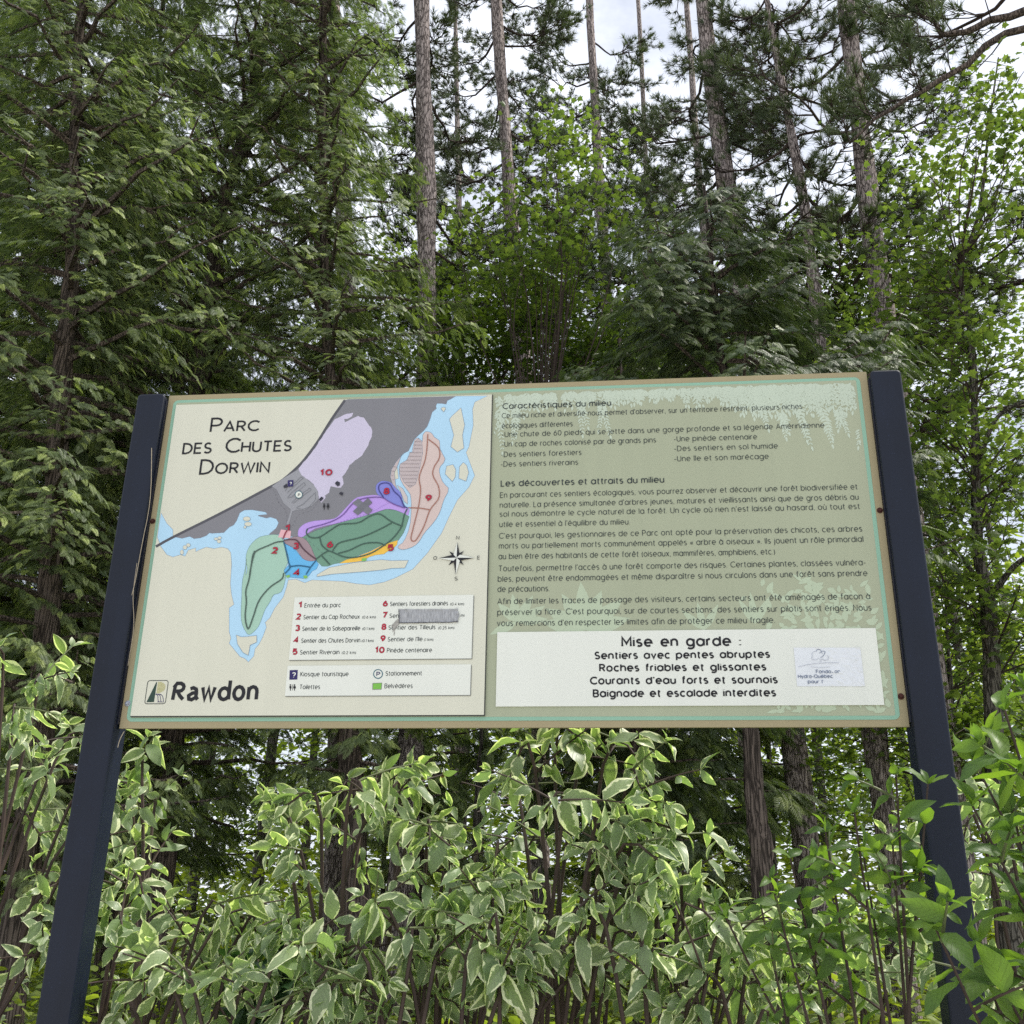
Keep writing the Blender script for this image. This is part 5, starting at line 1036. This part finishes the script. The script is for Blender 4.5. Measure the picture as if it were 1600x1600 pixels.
def shrub(label, base_px, Y, tips, kind='dogwood', Yj=.3, extra=0, exr=None, size=(.055, .13), name='variegated_shrub', cat='shrub', group='variegated shrubs behind the sign', shoots=3, low=.55, nind=300, dy=0.0, lmax=.32, stemr=.011, stuffn=110, pitch=.066):
    b = W(base_px, 1400, Y); b[2] = 0; root = empty(name, tuple(b), label, cat, group); root['_o'] = tuple(b)
    tp = [W(x, y, Y + rng.uniform(-Yj, Yj) + dy) for x, y in tips]
    for _ in range(extra):
        x, y = rng.uniform(exr[0], exr[1]), rng.uniform(exr[2], exr[3]); tp.append(W(x, y, Y + rng.uniform(-Yj, Yj) + dy))
    st = MB(); gs = MB(); q_, d_, s_ = [], [], []
    def leaves_on(Q, d, young=False):
        L = np.linalg.norm(Q[-1] - Q[0]); n = max(2, int(L / pitch)); t = np.linspace(0, 1, len(Q)); rot = rng.uniform(0, 3.14)
        for k in range(n + 1):
            tt = 1 - k / (n + .5) if n else 1
            p = np.array([np.interp(tt, t, Q[:, c]) for c in range(3)]); side = unit(np.cross(d, [0.1, .05, 1.0])); up = np.cross(side, d); a = rot + k * math.pi / 2
            for sg in (1, -1):
                w = (side * math.cos(a) + up * math.sin(a)) * sg; f = w * rng.uniform(.7, 1.1) + d * (.55 if k else .9) + rng.normal(0, .18, 3); f[2] -= rng.uniform(.1, 1.1) if kind == 'dogwood' else rng.uniform(-.3, .5)
                q_.append(p); d_.append(f); s_.append((size[0] + (size[1] - size[0]) * rng.random() ** 1.4) * (.72 if k == 0 else 1.0))
            if k == 0:                                      # small upright tip leaves
                for _ in range(2): q_.append(p); d_.append(d + rng.normal(0, .35, 3) + [0, 0, .3]); s_.append(rng.uniform(*size) * rng.uniform(.35, .6))
    for e in tp:
        o = b + [rng.normal(0, .07), rng.normal(0, .07), .02]; h = e[2]; mid = o + (e - o) * .5 + np.array([-(e - o)[0] * .18, -(e - o)[1] * .18, .08 * h]) + rng.normal(0, .04, 3)
        out = (e - o) * [1, 1, 0]; ol = np.linalg.norm(out) + 1e-6; dr = out / ol * rng.uniform(.03, .16) + rng.normal(0, .05, 3) * [1, 1, 0]; dr[2] = -rng.uniform(-.03, .10)
        C = curve_pts([o, mid, e, e + dr] if kind == 'dogwood' else [o, mid, e], 12)
        if Y > 0: C[:, 1] = np.maximum(C[:, 1], .11)
        t = np.linspace(0, 1, 12); V, Fq = tube_vf(C, stemr * (1 - .72 * t), 5, False); st.add(V, Fq)
        leaves_on(C[-3:], unit(C[-1] - C[-2]))
        m = shoots
        for k in range(m):
            tt = low + (1 - low) * (k + rng.random()) / m; p = np.array([np.interp(tt, t, C[:, c]) for c in range(3)]); ax = unit(np.array([np.interp(min(1, tt + .08), t, C[:, c]) for c in range(3)]) - p)
            az = rng.uniform(0, 6.28); d = unit(np.array([math.cos(az), math.sin(az) * .8, rng.uniform(.1, .9)]) + ax * .4); l = rng.uniform(.10, lmax) * (1.25 - .5 * tt)
            s = np.linspace(0, 1, 5); Q = p + d * (l * s)[:, None] + np.array([0, 0, 1.0]) * (-.12 * l * s ** 2)[:, None]; V, Fq = tube_vf(Q, .0042 * (1 - .5 * s), 4, False); (gs if k % 2 else st).add(V, Fq); leaves_on(Q, d)
    q = np.array(q_); d = np.array(d_); s = np.array(s_); n = len(q); nn = np.array([-.05, -.3, .8]) + rng.normal(0, .6 if kind == 'dogwood' else .4, (n, 3)); Rm = frames(d, nn)
    x, y, dep = project(q); blk = (q[:, 1] > -.05) & (x > 225) & (x < 1400) & (y < 1128); keep = ~((q[:, 1] < .06) & (x < 1500) & (y < 1150) & (x > 100)) & ((q[:, 1] > .08) | (Y < 0)); q, Rm, s, x, y, dep, blk = (a[keep] for a in (q, Rm, s, x, y, dep, blk))
    inside = (x > -20) & (x < 1620) & (y > 0) & (y < 1630) & ~blk; score = dep + np.where(inside, 0, 100); order = np.argsort(score); O = np.array(b); ls = LEAVES[kind]
    for i in order[:nind]:
        me = ls[int(rng.integers(len(ls)))][0]; o = bpy.data.objects.new('leaf', me); COL.objects.link(o); o.parent = root
        A = Rm[i] * s[i]; p = q[i] - O; o.matrix_local = Matrix(((A[0][0], A[0][1], A[0][2], p[0]), (A[1][0], A[1][1], A[1][2], p[1]), (A[2][0], A[2][1], A[2][2], p[2]), (0, 0, 0, 1)))
    rest = order[nind:nind + stuffn]; TOT[0] += min(nind, len(order)); TOT[1] += len(rest)
    if len(rest) > 3:
        _, tv, tf, ta = ls[0]; tvs = np.stack([l[1] for l in ls]); V, Fc, at = scatter(tvs, tf, Rm[rest], q[rest], s[rest], rng.random(len(rest)) * .99, ta)
        link('inner_leaves', new_mesh('inner_leaves', V - O, Fc, M[kind], at, smooth=True), root, kind='stuff')
    link('stems', st.mesh('stems', M['shrub_stem'], origin=b), root, kind='stuff')
    if gs.n: link('shoots', gs.mesh('shoots', M['green_stem'], origin=b), root, kind='stuff')
D = dict
for a in (D(label='tall variegated shrub filling the left edge beside the left post', base_px=-10, Y=.45, tips=[(5, 1050), (58, 1085), (20, 1130), (95, 1170), (60, 1210), (-60, 1120), (118, 1240), (20, 1290), (90, 1330), (-40, 1260)], extra=4, exr=(-60, 100, 1330, 1560)),
          D(label='variegated shrub just right of the left post with one shoot standing tallest', base_px=215, Y=.5, tips=[(222, 1205), (205, 1245), (240, 1270), (320, 1420), (285, 1440), (205, 1380), (380, 1450), (180, 1440)], extra=4, exr=(170, 360, 1420, 1560)),
          D(label='variegated shrub under the map legend, broad and round topped', base_px=535, Y=.45, tips=[(450, 1300), (500, 1262), (545, 1240), (590, 1225), (625, 1238), (475, 1350), (560, 1320), (640, 1310)], extra=4, exr=(440, 660, 1340, 1560)),
          D(label='variegated shrub below the join between map and text', base_px=705, Y=.5, tips=[(668, 1300), (705, 1310), (745, 1330), (775, 1335), (690, 1380), (750, 1400)], extra=4, exr=(630, 800, 1350, 1560)),
          D(label='tallest variegated shrub, its tips touching the bottom of the sign at centre', base_px=885, Y=.4, tips=[(832, 1180), (868, 1168), (905, 1190), (948, 1175), (978, 1225), (812, 1245), (880, 1260), (1005, 1270), (930, 1290), (850, 1330), (960, 1340)], extra=4, exr=(800, 1010, 1320, 1560), size=(.06, .14)),
          D(label='variegated shrub right of the tallest one, sloping down towards the trunks', base_px=1050, Y=.55, tips=[(1035, 1340), (1065, 1375), (1090, 1420), (1015, 1370), (1115, 1450), (1060, 1440)], extra=5, exr=(1000, 1170, 1430, 1570)),
          D(label='low variegated shrub in front at the lower left between post and legend', base_px=370, Y=.15, tips=[(300, 1540), (350, 1520), (420, 1500), (250, 1550), (480, 1530)], extra=6, exr=(190, 520, 1540, 1600), Yj=.2),
          D(label='low variegated shrub in front at the bottom centre with big pale leaves', base_px=700, Y=.1, tips=[(620, 1440), (700, 1410), (770, 1440), (570, 1490), (880, 1480)], extra=6, exr=(540, 900, 1450, 1600), Yj=.2, size=(.065, .15)),
          D(label='low variegated shrub in front at the bottom, right of centre', base_px=1040, Y=.15, tips=[(940, 1430), (1000, 1415), (1060, 1430), (1120, 1470), (1170, 1500)], extra=6, exr=(900, 1230, 1480, 1600), Yj=.2),
          D(label='variegated shrub behind the right post at the right edge', base_px=1590, Y=.9, tips=[(1530, 1290), (1570, 1270), (1600, 1300), (1550, 1360), (1620, 1380), (1500, 1400)], extra=4, exr=(1490, 1640, 1420, 1580)),
          D(label='variegated shrub growing behind the green leaved bush, lower right', base_px=1300, Y=1.0, tips=[(1230, 1470), (1290, 1460), (1350, 1470), (1260, 1520), (1400, 1480)], extra=4, exr=(1200, 1440, 1500, 1600), shoots=6),
          ):
    shrub(**a)
shrub('plain green leaved bush with open twiggy stems in front of the right post', 1345, -.35, [(1335, 1270), (1290, 1300), (1235, 1340), (1205, 1375), (1135, 1435), (1190, 1420), (1350, 1340), (1395, 1320), (1400, 1210), (1450, 1225), (1310, 1430)],
      kind='viburnum', Yj=.18, size=(.055, .11), name='green_shrub', group='plain green shrubs right of the sign', shoots=2, low=.7, lmax=.2, stemr=.009, pitch=.12)
shrub('plain green bush with the largest leaves, leaning in from the right edge', 1760, -.75, [(1520, 1185), (1570, 1110), (1605, 1080), (1575, 1225), (1520, 1260), (1462, 1450), (1530, 1475), (1590, 1440), (1620, 1330), (1660, 1200)],
      kind='viburnum', Yj=.18, size=(.075, .13), name='green_shrub', group='plain green shrubs right of the sign', shoots=2, low=.78, lmax=.2, stemr=.009, pitch=.12)
shrub('dark glossy leaved sapling low between the pale shrubs at lower left', 430, .9, [(400, 1500), (440, 1490), (470, 1530), (380, 1540)], kind='dark_leaf', Yj=.1, size=(.13, .19), name='dark_sapling', group=None, shoots=3, low=.7, stemr=.007, pitch=.09)
print('leaves', TOT)
print('TRIS', sum(sum(len(p.vertices) - 2 for p in me.polygons) if len(me.polygons) < 2000 else len(me.loops) - 2 * len(me.polygons) for me in bpy.data.meshes))
